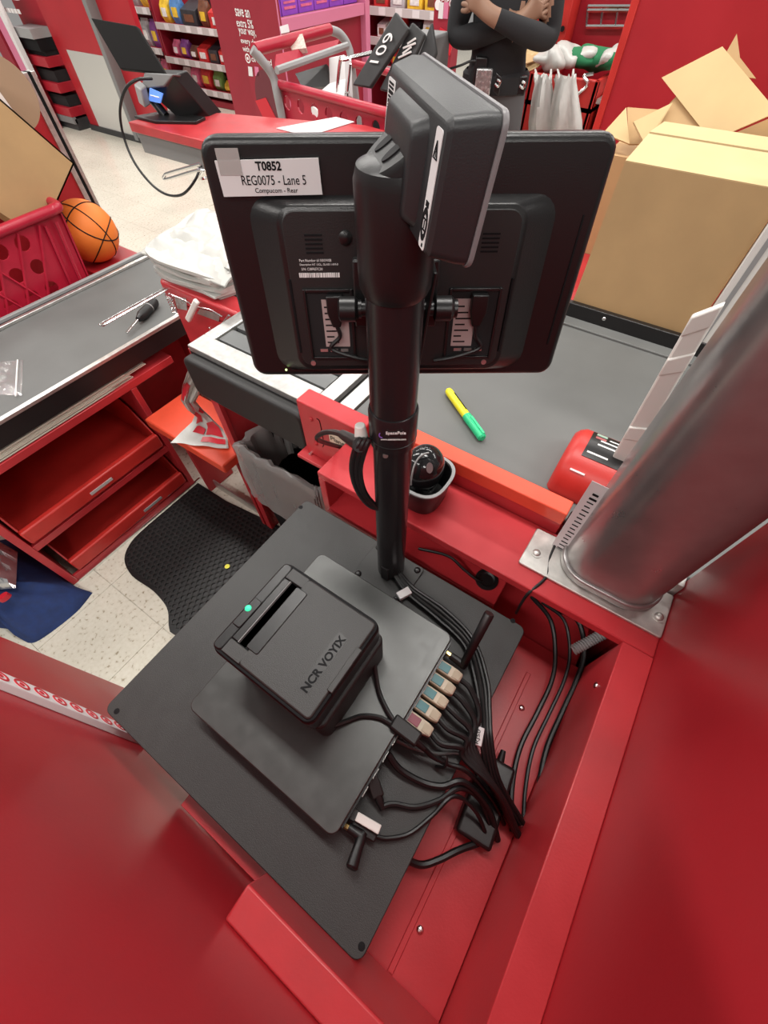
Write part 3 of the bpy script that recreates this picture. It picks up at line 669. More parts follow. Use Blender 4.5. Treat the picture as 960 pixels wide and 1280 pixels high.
mk('print_band', g, BAGRED, bb)
# bag hanging from the grip down on to the shelf
rows = [((238, 455), (243, 452), .84), ((233, 466), (262, 470), .80), ((228, 480), (252, 484), .72), ((226, 500), (243, 503), .65), ((234, 514), (252, 512), .585), ((244, 520), (264, 522), .545), ((240, 528), (277, 534), .51), ((226, 540), (283, 548), .482), ((213, 553), (284, 561), .474)]
NU = 12; gr = []
def bagpt(i, u):
    (x0, y0), (x1, y1), z = rows[i]; p = at(x0 + (x1 - x0) * u, y0 + (y1 - y0) * u + 2.2 * math.sin(u * 15 + i) * (1 if i < 7 else .3), 'z', z + .006 * math.sin(u * 13 + i * 1.7) * (1 if i < 7 else .35))
    return p
hbag = thing('hanging_bag', 'white plastic bag with red ring print hanging down over the red shelf', 'bag', at(250, 550, 'z', .47))
g = G(); vs = [bagpt(i, u / NU) for i in range(len(rows)) for u in range(NU + 1)]; n1 = NU + 1
vs2 = [p + V((.004, .0, -.0035)) for p in vs]; m = len(vs); fs = []
for i in range(len(rows) - 1):
    for u in range(NU):
        a = i * n1 + u; fs.append((a, a + 1, a + n1 + 1, a + n1)); fs.append((a + m, a + n1 + m, a + n1 + 1 + m, a + 1 + m))
g.add(vs + vs2, fs); hb_ = mk('film', g, FILM, hbag, smooth=180)
def bprint(i0, i1, u0, u1):
    g = G(); k = 5; P = []
    for a in range(k + 1):
        t = i0 + (i1 - i0) * a / k; i = min(int(t), len(rows) - 2); fr = t - i
        P.append([bagpt(i, u0 + (u1 - u0) * b / 3).lerp(bagpt(i + 1, u0 + (u1 - u0) * b / 3), fr) + V((-.002, -.002, .003)) for b in range(4)])
    vs = [p for r in P for p in r]; g.add(vs, [(a * 4 + b, a * 4 + b + 1, a * 4 + b + 5, a * 4 + b + 4) for a in range(k) for b in range(3)]); mk('red_print', g, BAGRED, hb_, smooth=180)
for r_ in ((1.9, 3.1, .05, .55), (3.3, 4.5, .4, .9), (4.4, 5.9, .15, .38), (5.6, 6.9, .55, .95), (6.3, 6.9, .25, .5), (7.1, 7.6, .5, .98)): bprint(*r_)
# low red shelf below
sh = thing('low_red_shelf', 'low bright red shelf between drawer cabinet and scale', 'shelf', (.54, 1.14, 0))
mk('board', G().box(.435, .945, .425, .638, 1.345, .465), ORANGE, sh, bev=.006)
mk('leg_panel', G().box(.50, .965, 0, .635, .98, .425), RED, sh, bev=.001)
mk('leg_panel', G().box(.50, 1.30, 0, .635, 1.32, .425), RED, sh, bev=.001)
mk('floor_strip', G().box(.528, .98, 0, .535, 1.30, .05), STEEL, sh)
# ================================================================== LEFT COUNTER WITH DRAWERS
lc = thing('bagging_counter', 'grey-topped bagging counter on a red cabinet with open trays', 'counter', (.5, 1.65, 0))
CX0, CX1 = -1.0, 1.17
mk('top', G().box(CX0, 1.41, .655, CX1, 1.885, .679), BELT, lc, bev=.002)
mk('edge_trim', G().box(CX0, 1.395, .672, CX1, 1.412, .684), STEEL, lc, bev=.002)
mk('front_face', G().box(CX0, 1.397, .612, CX1, 1.41, .672), BLK, lc, bev=.001)
mk('rear_lip', G().box(CX0, 1.842, .679, CX1, 1.858, .690), STEEL, lc, bev=.002)
mk('rear_gutter', G().box(CX0, 1.858, .672, CX1, 1.876, .684), BLK, lc)
mk('rear_lip', G().box(CX0, 1.876, .672, CX1, 1.892, .694), GREYPL, lc, bev=.002)
mk('end_cap', G().box(CX1, 1.40, .60, CX1 + .01, 1.89, .69), GREYPL, lc)
mk('paper_shelf', G().box(-.10, 1.40, .545, .66, 1.86, .572), RED, lc, bev=.002)
mk('side_panel', G().box(-.124, 1.40, 0, -.10, 1.88, .655), RED, lc, bev=.002)
mk('side_panel', G().box(.470, 1.40, 0, .492, 1.88, .545), RED, lc, bev=.002)
mk('side_panel', G().box(.95, 1.40, 0, .97, 1.88, .655), RED, lc, bev=.002)
mk('back_panel', G().box(-.12, 1.865, 0, .97, 1.88, .655), RED, lc)
mk('base_rail', G().box(-.10, 1.402, .0, .47, 1.415, .035), RED, lc, bev=.001)
mk('floor_trim', G().box(-.10, 1.392, .0, .52, 1.400, .012), CHROME, lc)
mk('middle_rail', G().box(-.10, 1.402, .235, .47, 1.42, .262), RED, lc, bev=.001)
for z0, dx in ((.275, 0), (.045, .02)):
    d = mk('open_tray', G().box(-.092 + dx, 1.42, z0, .462, 1.84, z0 + .006), REDB, lc)
    mk('tray_back', G().box(-.092 + dx, 1.834, z0, .462, 1.84, z0 + .18), REDB, d)
    mk('tray_lip', G().box(-.092 + dx, 1.395, z0, .462, 1.42, z0 + .062), REDB, d, bev=.006)
    for x in (-.092 + dx, .456):
        g = G().prism([(1.42, z0), (1.84, z0), (1.84, z0 + .19), (1.60, z0 + .19), (1.50, z0 + .15), (1.42, z0 + .058)], 0, .006, mp=lambda y, z, t, x=x: V((x + t, y, z))); mk('tray_side', g, REDB, d, bev=.001)
    mk('label_holder', G().box(.145 + dx * 5, 1.3925, z0 + .020, .235 + dx * 5, 1.3955, z0 + .032), LGREY if dx == 0 else GREYPL, d)
# sheets of bags/papers in the slot
pp = thing('paper_stack', 'pile of cream papers pushed into the slot below the grey counter', 'papers', (.2, 1.5, .572))
for k in range(9):
    e = .505 - .03 * ((k * 3) % 5) + .012 * k; random.seed(k)
    mk('sheet', G().box(-.09, 1.402 + random.uniform(0, .01), .5725 + .0035 * k, e, 1.74, .5750 + .0035 * k), mat('cream_paper%d' % (k % 3), ((.70, .65, .55), (.58, .54, .46), (.76, .72, .62))[k % 3], .7), pp)
# screwdriver
a, b, c = V((.575, 1.445, .692)), V((.645, 1.473, .696)), V((.760, 1.520, .697))
sv = thing('screwdriver', 'black-handled screwdriver lying on the grey counter', 'screwdriver', b - V((0, 0, .016)))
mk('shank', G().cyl(a, b, .004), CHROME, sv)
mk('ferrule', G().cyl(b, b.lerp(c, .12), .009, .013), BLK, sv)
mk('handle', G().lathe(b.lerp(c, .12), [(.013, 0), (.0165, .01), (.0165, .055), (.014, .065), (.0165, .075), (.0165, .095), (.010, .105)], 14, c - b), BLKM, sv)
mk('band', G().lathe(b.lerp(c, .58), [(.0155, 0), (.0165, .001), (.0165, .004), (.0155, .005)], 16, c - b), GREYPL, sv)
# small clear zip bag
def crumple(name, poly, z, m, parent=None, amp=.012, seed=1, **kw):
    random.seed(seed); N = 14; g = G(); vs = []
    (x0, y0), (x1, y1), (x2, y2), (x3, y3) = poly
    for layer in (1, 0):
        for i in range(N + 1):
            for j in range(N + 1):
                u, v_ = i / N, j / N
                p = V((x0, y0, 0)).lerp(V((x1, y1, 0)), u).lerp(V((x3, y3, 0)).lerp(V((x2, y2, 0)), u), v_)
                e = min(u, v_, 1 - u, 1 - v_); hgt = amp * min(1, e * 5) * (.5 + random.random())
                vs.append(V((p.x, p.y, z + (hgt + .001 if layer else 0))))
    n = N + 1; m_ = n * n; fs = []
    for i in range(N):
        for j in range(N):
            a = i * n + j; fs.append((a, a + 1, a + n + 1, a + n)); fs.append((m_ + a, m_ + a + n, m_ + a + n + 1, m_ + a + 1))
    for i in range(N):
        for e in ((i, i + 1), (m_ - n + i - 0, m_ - n + i + 1), (i * n, (i + 1) * n), (i * n + N, (i + 1) * n + N)):
            fs.append((e[0], e[1], e[1] + m_, e[0] + m_))
    g.add(vs, fs); return mk(name, g, m, parent, smooth=30, **kw)
zb = thing('zip_bag', 'small crumpled clear zip bag on the grey counter', 'bag', (.14, 1.5, .6795))
q = [at(px, py, 'z', .68) for px, py in ((27, 495), (29, 450), (-40, 455), (-40, 490))]
crumple('film', [(p.x, p.y) for p in q], .6800, CLEAR, zb, .014)
mk('zip_strip', G().tube([q[0] + V((-.012, .004, .006)), q[1] + V((-.012, .004, .006))], .002, 6, raw=True), INKW, zb)
# ================================================================== FLOOR: mat, fabric
fm = thing('floor_mat', 'black honeycomb anti-fatigue mat lying on the speckled floor', 'mat', (.25, 1.16, 0))
mp_ = [(-.035, .935), (-.02, .96), (.02, 1.02), (.035, 1.12), (.03, 1.24), (.06, 1.33), (.13, 1.375), (.22, 1.385), (.497, 1.385), (.497, 1.2), (.52, 1.0), (.53, .92), (.53, .60), (.0, .60)]
mp_ = [(p.x, p.y) for p in cat_rom([V((x, y, 0)) for x, y in mp_[:8]], 5)] + mp_[8:]
P = [V((x, y, 0)) for x, y in mp_]
mk('base', G().prism([(p.x, p.y) for p in P], .001, .006), RUB, fm)
g = G(); hx = .0135
for i in range(-4, 40):
    for j in range(-2, 50):
        c = V((i * hx * 1.5, .6 + j * hx * math.sqrt(3) + (hx * .866 if i % 2 else 0), 0))
        if all(inpoly((c.x + hx * math.cos(k) , c.y + hx * math.sin(k)), mp_) for k in (0, 1.57, 3.14, 4.71)):
            g.loft([[c + V((r * math.cos(math.pi * k / 3), r * math.sin(math.pi * k / 3), z)) for k in range(6)] for r, z in ((hx * .99, .006), (hx * .96, .0105), (hx * .66, .0105), (hx * .62, .006))], cap=False)
hm = mk('honeycomb', g, mat('worn_black_rubber', (.016, .0155, .0155), .5), fm, smooth=0); hm['kind'] = 'stuff'
mk('sticker', disc(at(284, 708, 'z', .0107), (0, 0, 1), (1, 0, 0), .010, .010, .0006), YELM, fm)
bf = thing('navy_cloth', 'navy blue fabric bundle on the floor below the red cabinet', 'cloth', (-.3, 1.42, 0))
q = [at(px, py, 'z', .0) for px, py in ((116, 741), (50, 806), (-60, 790), (-60, 640))]; q3 = V((-.13, 1.62, 0))
rings = []; base = [at(116, 741, 'z', 0), at(96, 765, 'z', 0), at(62, 792, 'z', 0), at(40, 804, 'z', 0), at(24, 797, 'z', 0), at(8, 786, 'z', 0), at(-40, 790, 'z', 0), V((-.62, 1.55, 0)), V((-.60, 1.85, 0)), V((-.20, 1.85, 0)), V((-.128, 1.60, 0)), V((-.128, 1.42, 0))]
base = cat_rom(base + [base[0]], 4)[:-1]; cen = V((-.30, 1.55, 0))
for f_, z in ((1, .001), (.99, .012), (.93, .03), (.80, .06), (.6, .10), (.38, .13), (.15, .14)):
    rings.append([cen.lerp(p, f_) + V((0, 0, z + .012 * math.sin(i * .9 + f_ * 6) * (1 if z > .01 else 0))) for i, p in enumerate(base)])
mk('fabric', G().loft(rings), BLUE, bf, smooth=60)
cp = thing('foil_packet', 'crinkled clear-wrapped packet lying on the navy cloth', 'packet', (-.2, 1.6, .13))
q = [at(px, py, 'z', .15) for px, py in ((20, 735), (22, 690), (-30, 660), (-30, 740))]
crumple('wrap', [(p.x, p.y) for p in q], .150, mat('crinkled_foil', (.62, .62, .63), .18, metal=.8), cp, .055, 3)
mk('red_tab', disc(at(8, 748, 'z', .158), (0, 0, 1), (1, 0, 0), .018, .010, .02), BAGRED, cp)
# ================================================================== CABLES AND CONNECTORS
def cable(label, pts, r=.0033, m=None, cat='cable', group=None, name='cable', n=8):
    P = [at(p[0], p[1], 'z', p[2]) if len(p) == 3 and p[0] > 3 else V(p) for p in pts]
    return mk(name, G().tube(P, r, n, 6), m or RUB, label=label, cat=cat, group=group)
cols = [TEAL, TEAL, TEAL, TEAL, WINE]; ordn = ['first', 'second', 'third', 'fourth', 'fifth']
for i in range(5):
    x = .181 - .0215 * i
    lab = ('beige plug with teal insert, %s from the antenna end of the row' % ordn[i]) if i < 4 else 'beige plug with wine-red insert at the end of the row'
    t = thing('data_plug', lab, 'plug', (x, .005, .826), 'beige plugs along the computer edge')
    mk('sleeve', G().prism([(x - .0085, .029), (x + .0085, .029), (x + .0085, .0), (x + .0065, -.010), (x - .0065, -.010), (x - .0085, .0)], .836, .852), BEIGE, t, bev=.0015)
    mk('insert', G().box(x - .0062, .010, .8515, x + .0062, .0265, .8532), cols[i], t, bev=.0005)
    mk('latch', G().box(x - .0085, .0265, .8518, x + .0085, .0295, .8545), WHITE, t)
    mk('crimp', G().box(x - .0060, -.008, .8515, x + .0060, .004, .8528), mat('tan_connector', (.50, .42, .30), .5), t, bev=.0005)
    e = at(592 - 3 * i, 928 + 5 * i, 'z', .835); lead = V((x, -.009, .844))
    c1 = V((x - .004, -.028, .846))
    cable('black lead from the %s beige plug into the cable bundle' % ordn[i], [lead, c1, c1.lerp(e, .55) + V((.010, -.006, .002)), e, at(606 + 4 * i, 965 + 6 * i, 'z', .826), at(628 + 5 * i, 1010 + 8 * i, 'z', .77), at(650 + 5 * i, 1050 + 8 * i, 'z', .752)], .0042)
# leads running from the pole round the antenna into the bundle
for i in range(4):
    o = .006 * i
    cable('long black lead from the pole foot, %s of four counted from the computer' % ordn[i],
          [(PX - .020, PY - .004 + .004 * i, .85), at(490 + 2 * i, 716 - i, 'z', .835), at(508 + 3 * i, 741 - 2 * i, 'z', .830 + .002 * i), at(545 + 4 * i, 772 - 3 * i, 'z', .8275), at(580 + 4 * i, 806 - 2 * i, 'z', .8275 + .003 * (i % 2)),
           at(594 + 5 * i, 850, 'z', .830), at(600 + 4 * i, 890, 'z', .832), at(602 + 4 * i, 925, 'z', .834), at(612 + 4 * i, 975, 'z', .81), at(640 + 5 * i, 1030, 'z', .765)], .0034)
tg = mk('cable_tag', G().obox(at(505, 742, 'z', .8345), (at(515, 738, 'z', .83) - at(497, 748, 'z', .83), V((0, 0, 1)).cross(at(515, 738, 'z', .83) - at(497, 748, 'z', .83)), (0, 0, 1)), (.012, .007, .004)), PAPER, bev=.001, label='white tag wrapped round the leads at the pole foot', cat='tag')
tg2 = mk('cable_tag', G().obox(at(600, 921, 'z', .843), (V((.9, .25, 0)), V((-.25, .9, 0)), (0, 0, 1)), (.012, .004, .003)), PAPER, bev=.001, label='small white tag on the bundle below the beige plugs', cat='tag')
text('lettering', 'RJ50', tg2, at(600, 921, 'z', .8465) + V((-.009, -.0035, 0)), (.9, .25, 0), (-.25, .9, 0), .018, .006, INK)
# printer leads, adaptor block
ad_ = thing('adaptor_block', 'grey-black adaptor block on the leads below the printer', 'adaptor', at(505, 917, 'z', .865))
adx = (at(535, 935, 'z', .87) - at(487, 898, 'z', .87)).normalized(); ady = V((0, 0, 1)).cross(adx)
mk('block', G().obox(at(507, 913, 'z', .872), (adx, ady, (0, 0, 1)), (.021, .010, .0065)), BLKM, ad_, bev=.003)
mk('strain_relief', G().cyl(at(520, 927, 'z', .872), at(530, 936, 'z', .866), .005, .0035), RUB, ad_)
cable('black lead from the printer side down to the adaptor block', [(.120, .104, .885), at(470, 845, 'z', .878), at(474, 866, 'z', .872), at(484, 888, 'z', .872), at(494, 903, 'z', .872)], .0034)
cable('black lead curving from the printer corner to the adaptor block', [(.012, .112, .885), at(432, 902, 'z', .872), at(452, 895, 'z', .870), at(474, 897, 'z', .870), at(490, 905, 'z', .872)], .0034)
cable('black lead leaving the adaptor block into the bundle', [at(527, 932, 'z', .868), at(540, 945, 'z', .848), at(560, 955, 'z', .838), at(585, 965, 'z', .830), at(615, 1000, 'z', .79), at(630, 1030, 'z', .755)], .0034)
cable('thin grey lead crossing under the beige plugs', [(.06, .026, .845), at(515, 935, 'z', .832), at(545, 942, 'z', .832), at(575, 942, 'z', .832), at(600, 960, 'z', .826), at(630, 1010, 'z', .765)], .0024, mat('grey_cable', (.08, .08, .08), .35))
cable('thick glossy lead arching below the adaptor block', [(.040, .026, .845), at(500, 962, 'z', .836), at(528, 978, 'z', .830), at(553, 983, 'z', .830), at(580, 978, 'z', .830), at(610, 1010, 'z', .79), at(622, 1050, 'z', .755)], .0046)
cable('loose black loop end standing beside the bundle', [at(545, 958, 'z', .83), at(556, 958, 'z', .845), at(558, 948, 'z', .852), at(553, 946, 'z', .85)], .0022)
pg_ = thing('lead_plug', 'black moulded plug in the lower computer edge', 'plug', at(470, 992, 'z', .835))
a, b = V((.005, .028, .845)), at(472, 993, 'z', .840); dd = (b - a).normalized()
mk('shell', G().obox(a.lerp(b, .5), (dd, V((0, 0, 1)).cross(dd), (0, 0, 1)), (.014, .008, .006)), BLKM, pg_, bev=.002)
mk('boot', G().lathe(b, [(.006, 0), (.0055, .008), (.0035, .018)], 14, dd), RUB, pg_)
cable('black lead sweeping right from the moulded plug', [b + dd * .015, at(492, 1005, 'z', .832), at(520, 1009, 'z', .828), at(550, 1000, 'z', .828), at(575, 985, 'z', .828), at(600, 1000, 'z', .80), at(615, 1040, 'z', .76)], .0036)
us = thing('usb_stick', 'cream-white stick plugged in next to the stubby antenna', 'stick', (-.03, .01, .83))
a, b = at(446, 1020, 'z', .845), at(475, 1037, 'z', .845); dd = (b - a).normalized()
mk('case', G().obox(a.lerp(b, .5) + V((0, 0, .004)), (dd, V((0, 0, 1)).cross(dd), (0, 0, 1)), ((b - a).length / 2, .005, .004)), WHITE, us, bev=.001)
mk('plug', G().obox(a.lerp(b, -.25), (dd, V((0, 0, 1)).cross(dd), (0, 0, 1)), (.008, .006, .004)), BLKM, us)
p2_ = thing('lead_plug', 'black plug with slim body below the cream-white stick', 'plug', (-.04, .0, .83))
a, b = at(436, 1025, 'z', .840), at(472, 1047, 'z', .836); dd = (b - a).normalized()
mk('shell', G().obox(a.lerp(b, .55), (dd, V((0, 0, 1)).cross(dd), (0, 0, 1)), ((b - a).length * .42, .0065, .0055)), BLKM, p2_, bev=.002)
cable('thin black lead sweeping up from below the cream-white stick', [b - dd * .002, at(485, 1048, 'z', .832), at(512, 1042, 'z', .828), at(540, 1020, 'z', .828), at(568, 995, 'z', .828), at(595, 1015, 'z', .80), at(610, 1050, 'z', .76)], .0028)
def antenna(lab, a, b, c, stub):
    t = thing('antenna', lab, 'antenna', V(a) - V((0, 0, .02)))
    a, b, c = V(a), V(b), V(c)
    mk('gold_nut', G().cyl(a, a.lerp(b, .3), .0042, n=6), mat('brass', (.7, .5, .2), .3, metal=1), t)
    mk('hinge', G().cyl(a.lerp(b, .3), b, .0055, .0065), RUB, t)
    mk('blade', G().lathe(b, [(.0055, -.004), (.0065, .004), (.0062, .012), (.0075, (c - b).length - .002), (.006, (c - b).length)], 16, c - b), BLK, t)
antenna('tall black stick antenna rising beside the row of beige plugs', (.205, .030, .842), (.203, -.003, .842), (.262, .0, .925), 0)
antenna('stubby black antenna at the low corner of the computer', (-.055, .030, .842), (-.052, .004, .845), (-.083, -.004, .856), 1)
# leads in the red well
for i, (a_, r_) in enumerate(((0, .004), (14, .003), (28, .0045))):
    cable('black lead lying in the red well, %s from the plate' % ordn[i],
          [(.40, -.05 - .02 * i, .78), at(688 + 1.2 * a_, 775, 'z', .79), at(694 + 1.3 * a_, 815, 'z', .77), at(690 + 1.1 * a_, 850, 'z', .757), at(672 + 1.1 * a_, 890, 'z', .748), at(650 + 1.2 * a_, 935, 'z', .748), at(640 + 1.2 * a_, 985, 'z', .748), at(640 + a_, 1040, 'z', .748)], r_)
cable('thin black lead dropping over the ledge beside the zinc foot', [at(716, 640, 'z', .935), at(700, 668, 'z', .91), at(686, 700, 'z', .904), at(682, 722, 'z', .903), (.338, -.035, .89), (.340, -.037, .82), (.36, -.04, .77)], .0024)
cable('flexible ribbed conduit inside the opening under the ledge', [at(718, 812, 'z', .80), at(730, 806, 'z', .805), at(742, 799, 'z', .81), at(756, 792, 'z', .815)], .0075, GREYPL, 'conduit', name='conduit')
g = spring(at(716, 813, 'z', .80), at(757, 791, 'z', .815), .0078, 14, .0013); mk('rib', g, GREYPL, bpy.data.objects['conduit'])
cable('stiff black lead poking out under the plate near its lower corner', [(-.045, -.05, .790), at(525, 1081, 'z', .78), at(548, 1075, 'z', .776), at(575, 1062, 'z', .77), at(610, 1050, 'z', .755)], .0046)
bk = thing('power_brick', 'black power brick lying under the cable bundle in the well', 'adaptor', at(640, 1010, 'z', .743))
c = at(628, 1015, 'z', .76)
mk('case', G().obox(V((c.x, -.12, .758)), ((1, .1, 0), (-.1, 1, 0), (0, 0, 1)), (.055, .026, .015)), BLK, bk, bev=.005, seg=3)
mk('lead_boot', G().cyl((c.x + .055, -.118, .758), (c.x + .072, -.116, .756), .006, .004), RUB, bk)
# looped leads tied beside the pole
for i in range(3):
    cable('glossy black looped lead tied beside the pole, %s from the pole' % ordn[i],
          [at(462 - 5 * i, 548, 'z', 1.165), at(455 - 6 * i, 565, 'z', 1.15), at(450 - 5 * i, 590, 'z', 1.11), at(456 - 4 * i, 615, 'z', 1.06), at(470 - 3 * i, 633, 'z', 1.03), at(486, 645 - 4 * i, 'z', 1.01)], .0036, POLE)
cable('black moulded plug lead from the red box to the looped leads', [(.428, .40, .885), at(398, 550, 'z', .98), at(402, 542, 'z', 1.03), at(416, 540, 'z', 1.08), at(432, 545, 'z', 1.12), at(446, 552, 'z', 1.15)], .0042)
mk('plug_body', G().cyl(at(428, 543, 'z', 1.105), at(450, 556, 'z', 1.16), .0062, .0085), RUB, label='black moulded plug tied to the pole below a white tag', cat='plug')
mk('cable_tag', G().cyl(at(450, 531, 'z', 1.175), at(452, 549, 'z', 1.155), .0058, .0085), WHITE, bev=.001, label='white sleeve tag on the leads beside the pole collar', cat='tag')
cable('thin black lead running inside the slot below the ledge', [(.36, .17, .800), at(560, 695, 'z', .82), at(580, 712, 'z', .81), at(597, 725, 'z', .80), (gm.x + .012, gm.y, .79)], .0028)

# ================================================================== CARTONS ON THE RIGHT
ct = thing('cardboard_carton', 'large brown cardboard carton standing behind the black curb', 'carton', (1.27, .05, .90))
mk('curb_shelf', G().box(1.112, -1.3, .86, 1.75, .46, .8995), RED, cv, bev=.002)
YA, YB, XF, XB, ZT_ = .188, -.090, 1.114, 1.42, 1.212
mk('front_panel', G().box(XF, YB, .90, XF + .005, YA, ZT_), CARD, ct)
mk('side_panel', G().box(XF + .005, YA - .005, .90, XB, YA, ZT_), CARD, ct)
mk('side_panel', G().box(XF + .005, YB, .90, XB, YB + .005, ZT_), CARD, ct)
mk('back_panel', G().box(XB - .005, YB + .005, .90, XB, YA - .005, ZT_), CARD, ct)
mk('top_flap', G().quad([V((XF, YA, ZT_ + .002)), V((XF, YB, ZT_ + .002)), V((XF + .15, YB, ZT_ + .012)), V((XF + .15, YA, ZT_ + .012))], .004), CARDL, ct)
mk('top_flap', G().quad([V((XB, YB, ZT_ + .002)), V((XB, YA, ZT_ + .002)), V((XF + .155, YA, ZT_ + .014)), V((XF + .155, YB, ZT_ + .014))], .004), CARDL, ct)
# second, open carton behind with raised flaps
c2 = thing('open_carton', 'open cardboard carton with raised flaps behind the large carton', 'carton', (1.6, .05, .90))
def P3(*a): return [at(px, py, 'x', x) for px, py, x in a]
mk('far_flap', G().quad(P3((889, 176, 1.46), (972, 140, 1.46), (903, 58, 1.56), (827, 97, 1.56)), .004), CARDL, c2)
mk('back_flap', G().quad(P3((893, 92, 1.60), (945, 98, 1.60), (925, 72, 1.62), (921, 42, 1.62)), .004), CARD, c2)
mk('inner_panel', G().quad(P3((800, 182, 1.48), (892, 182, 1.46), (852, 113, 1.55), (838, 128, 1.55)), .004), CARD, c2)
mk('inner_panel', G().quad(P3((888, 180, 1.455), (985, 185, 1.44), (985, 138, 1.45), (905, 172, 1.455)), .004), CARD, c2)
mk('side_flap', G().quad(P3((806, 180, 1.45), (812, 178, 1.46), (841, 128, 1.52), (792, 152, 1.47)), .004), CARDL, c2)
mk('left_flap', G().quad(P3((754, 166, 1.47), (787, 180, 1.47), (784, 150, 1.50), (783, 134, 1.52)), .004), CARDL, c2)
mk('left_panel', G().quad(P3((786, 180, 1.48), (820, 180, 1.48), (824, 137, 1.55), (784, 134, 1.55)), .004), CARD, c2)
X2 = 1.462
mk('carton_body', G().box(X2, -.22, .90, X2 + .25, .30, 1.13), CARD, c2)
# things in the gap beyond the carton
gp = thing('white_rail', 'off-white upright rail beside the large carton', 'rail', (1.13, -.1, .9))
mk('rail', G().box(1.10, -.128, .9005, 1.135, -.093, 1.30), WHITE, gp, bev=.002)
mk('slot', G().box(1.0985, -.115, .93, 1.101, -.106, 1.28), GREYPL, gp)
for k, (z, cl) in enumerate(((.98, 'olive'), (1.06, 'silver'), (1.14, 'olive'))):
    mk('snack_packet', G().obox((1.20, -.18 - .02 * k, z), ((.9, .2, .1), (-.2, .9, .2), (0, -.2, 1)), (.05, .03, .035)), mat('packet_' + cl, (.25, .24, .12) if cl == 'olive' else (.5, .5, .48), .3, var=.4, scale=60), bev=.006,
       label='crumpled snack packet in the gap by the white rail, %s from below' % ordn[k], cat='packet', group='packets behind the column')
mk('packet_rack', G().box(1.14, -.60, .9, 1.30, -.14, .935), MAROON, bev=.003, label='maroon rack shelf holding snack packets behind the grey column', cat='rack')

# tall red panel behind the cartons
rp = thing('lane_panel', 'tall bright red panel behind the open carton', 'panel', (2.2, -.4, 0))
mk('board', G().box(2.2, -1.9, 0, 2.24, .505, 1.75), REDP, rp)
mk('edge_trim', G().box(2.192, .505, 0, 2.245, .530, 1.75), REDB, rp, bev=.003)

# ================================================================== LEFT: partition, cart, carton, ball
pa = thing('lane_partition', 'red lane partition with bright metal edge beyond the grey counter', 'partition', (.3, 2.32, 0))
mk('board', G().box(-1.0, 2.305, 0, 1.045, 2.33, 1.165), REDP, pa)
e1 = mk('edge_strip', G().box(1.045, 2.295, 0, 1.066, 2.335, 1.165), STEEL, pa, bev=.001)
mk('edge_channel', G().box(1.066, 2.300, 0, 1.080, 2.333, 1.165), INK, pa)
mk('edge_strip', G().box(1.080, 2.296, 0, 1.094, 2.335, 1.165), STEEL, pa, bev=.001)
mk('ball_shelf', G().box(.825, 2.0, .600, 1.045, 2.305, .622), REDP, pa, bev=.003)
screw((.99, 2.305, .72), (0, -1, 0), .006, pa)
def perforated(o, ex, ey, nx, ny, c, r, th, mat_, parent, name='lattice'):
    o, ex, ey = V(o), V(ex).normalized(), V(ey).normalized(); nn = ex.cross(ey); g = G(); K = 12
    for i in range(nx):
        for j in range(ny):
            cc_ = o + ex * c * (i + .5) + ey * c * (j + .5); h = c / 2
            outer = []; inner = []
            for k in range(K):
                a = 2 * math.pi * k / K + math.pi / 4; ca, sa = math.cos(a), math.sin(a); m = h / max(abs(ca), abs(sa))
                outer.append(cc_ + ex * ca * m + ey * sa * m); inner.append(cc_ + ex * ca * r + ey * sa * r)
            g.loft([outer, [p + nn * th for p in outer], [p + nn * th for p in inner], inner], closed=True, cap=False)
    return mk(name, g, mat_, parent, smooth=0)
kt = thing('shopping_cart', 'red plastic shopping cart with pierced basket by the left partition', 'cart', (.4, 2.05, 0))
mk('rim', G().tube([(-.30, 1.95, .885), (.30, 1.95, .885), (.70, 1.95, .893), (.765, 1.955, .893), (.795, 1.99, .893), (.80, 2.2, .893), (.77, 2.25, .893), (-.3, 2.25, .885)], .017, 10), REDPL, kt)
perforated((-.21, 1.952, .565), (1, 0, 0), (0, 0, 1), 11, 4, .078, .025, -.006, REDPL, kt)
for i in range(14):
    for s in (1, -1):
        x0 = -.25 + .078 * i; a = V((x0, 1.949, .57)); b = V((x0 + s * .16, 1.949, .868))
        if -.25 < b.x < .70 and a.x < .66: mk('lattice_rib', G().tube([a, b], .0045, 5, raw=True), REDPL, kt)
mk('corner_panel', G().quad([V((.648, 1.952, .565)), V((.735, 1.96, .565)), V((.785, 1.97, .885)), V((.648, 1.952, .885))], .006), REDPL, kt)
perforated((.74, 1.96, .565), (.02, 1, 0), (.14, 0, 1), 3, 4, .078, .024, .006, REDPL, kt)
for x, w_ in ((.66, 0), (.70, 1)): mk('corner_rib', G().tube([(x, 1.946, .57), (x + .05, 1.95, .86)], .006, 5, raw=True), REDPL, kt)
mk('basket_floor', G().box(-.3, 1.955, .55, .74, 2.25, .565), REDPL, kt)
for x in (-.2, .6):
    for y in (1.97, 2.22):
        mk('leg', G().cyl((x, y, .10), (x, y, .55), .012), GREYPL, kt); mk('wheel', G().cyl((x, y - .012, .055), (x, y + .012, .055), .055, n=20), RUB, kt)
U1 = V((-.55, 0, .835)).normalized(); U2 = V((-.75, 0, -.66)); U2 -= U1 * U2.dot(U1); U2.normalize()
kc = thing('tilted_carton', 'plain brown carton tilted in the red shopping cart', 'carton', (.6, 2.1, .57))
K0 = V((.945, 2.02, .972))
def kp(a, b, y): return K0 + U1 * a + U2 * b + V((0, y, 0))
mk('front_panel', G().quad([kp(0, .30, 0), kp(0, 0, 0), kp(.42, 0, 0), kp(.42, .30, 0)], .005), CARD, kc)
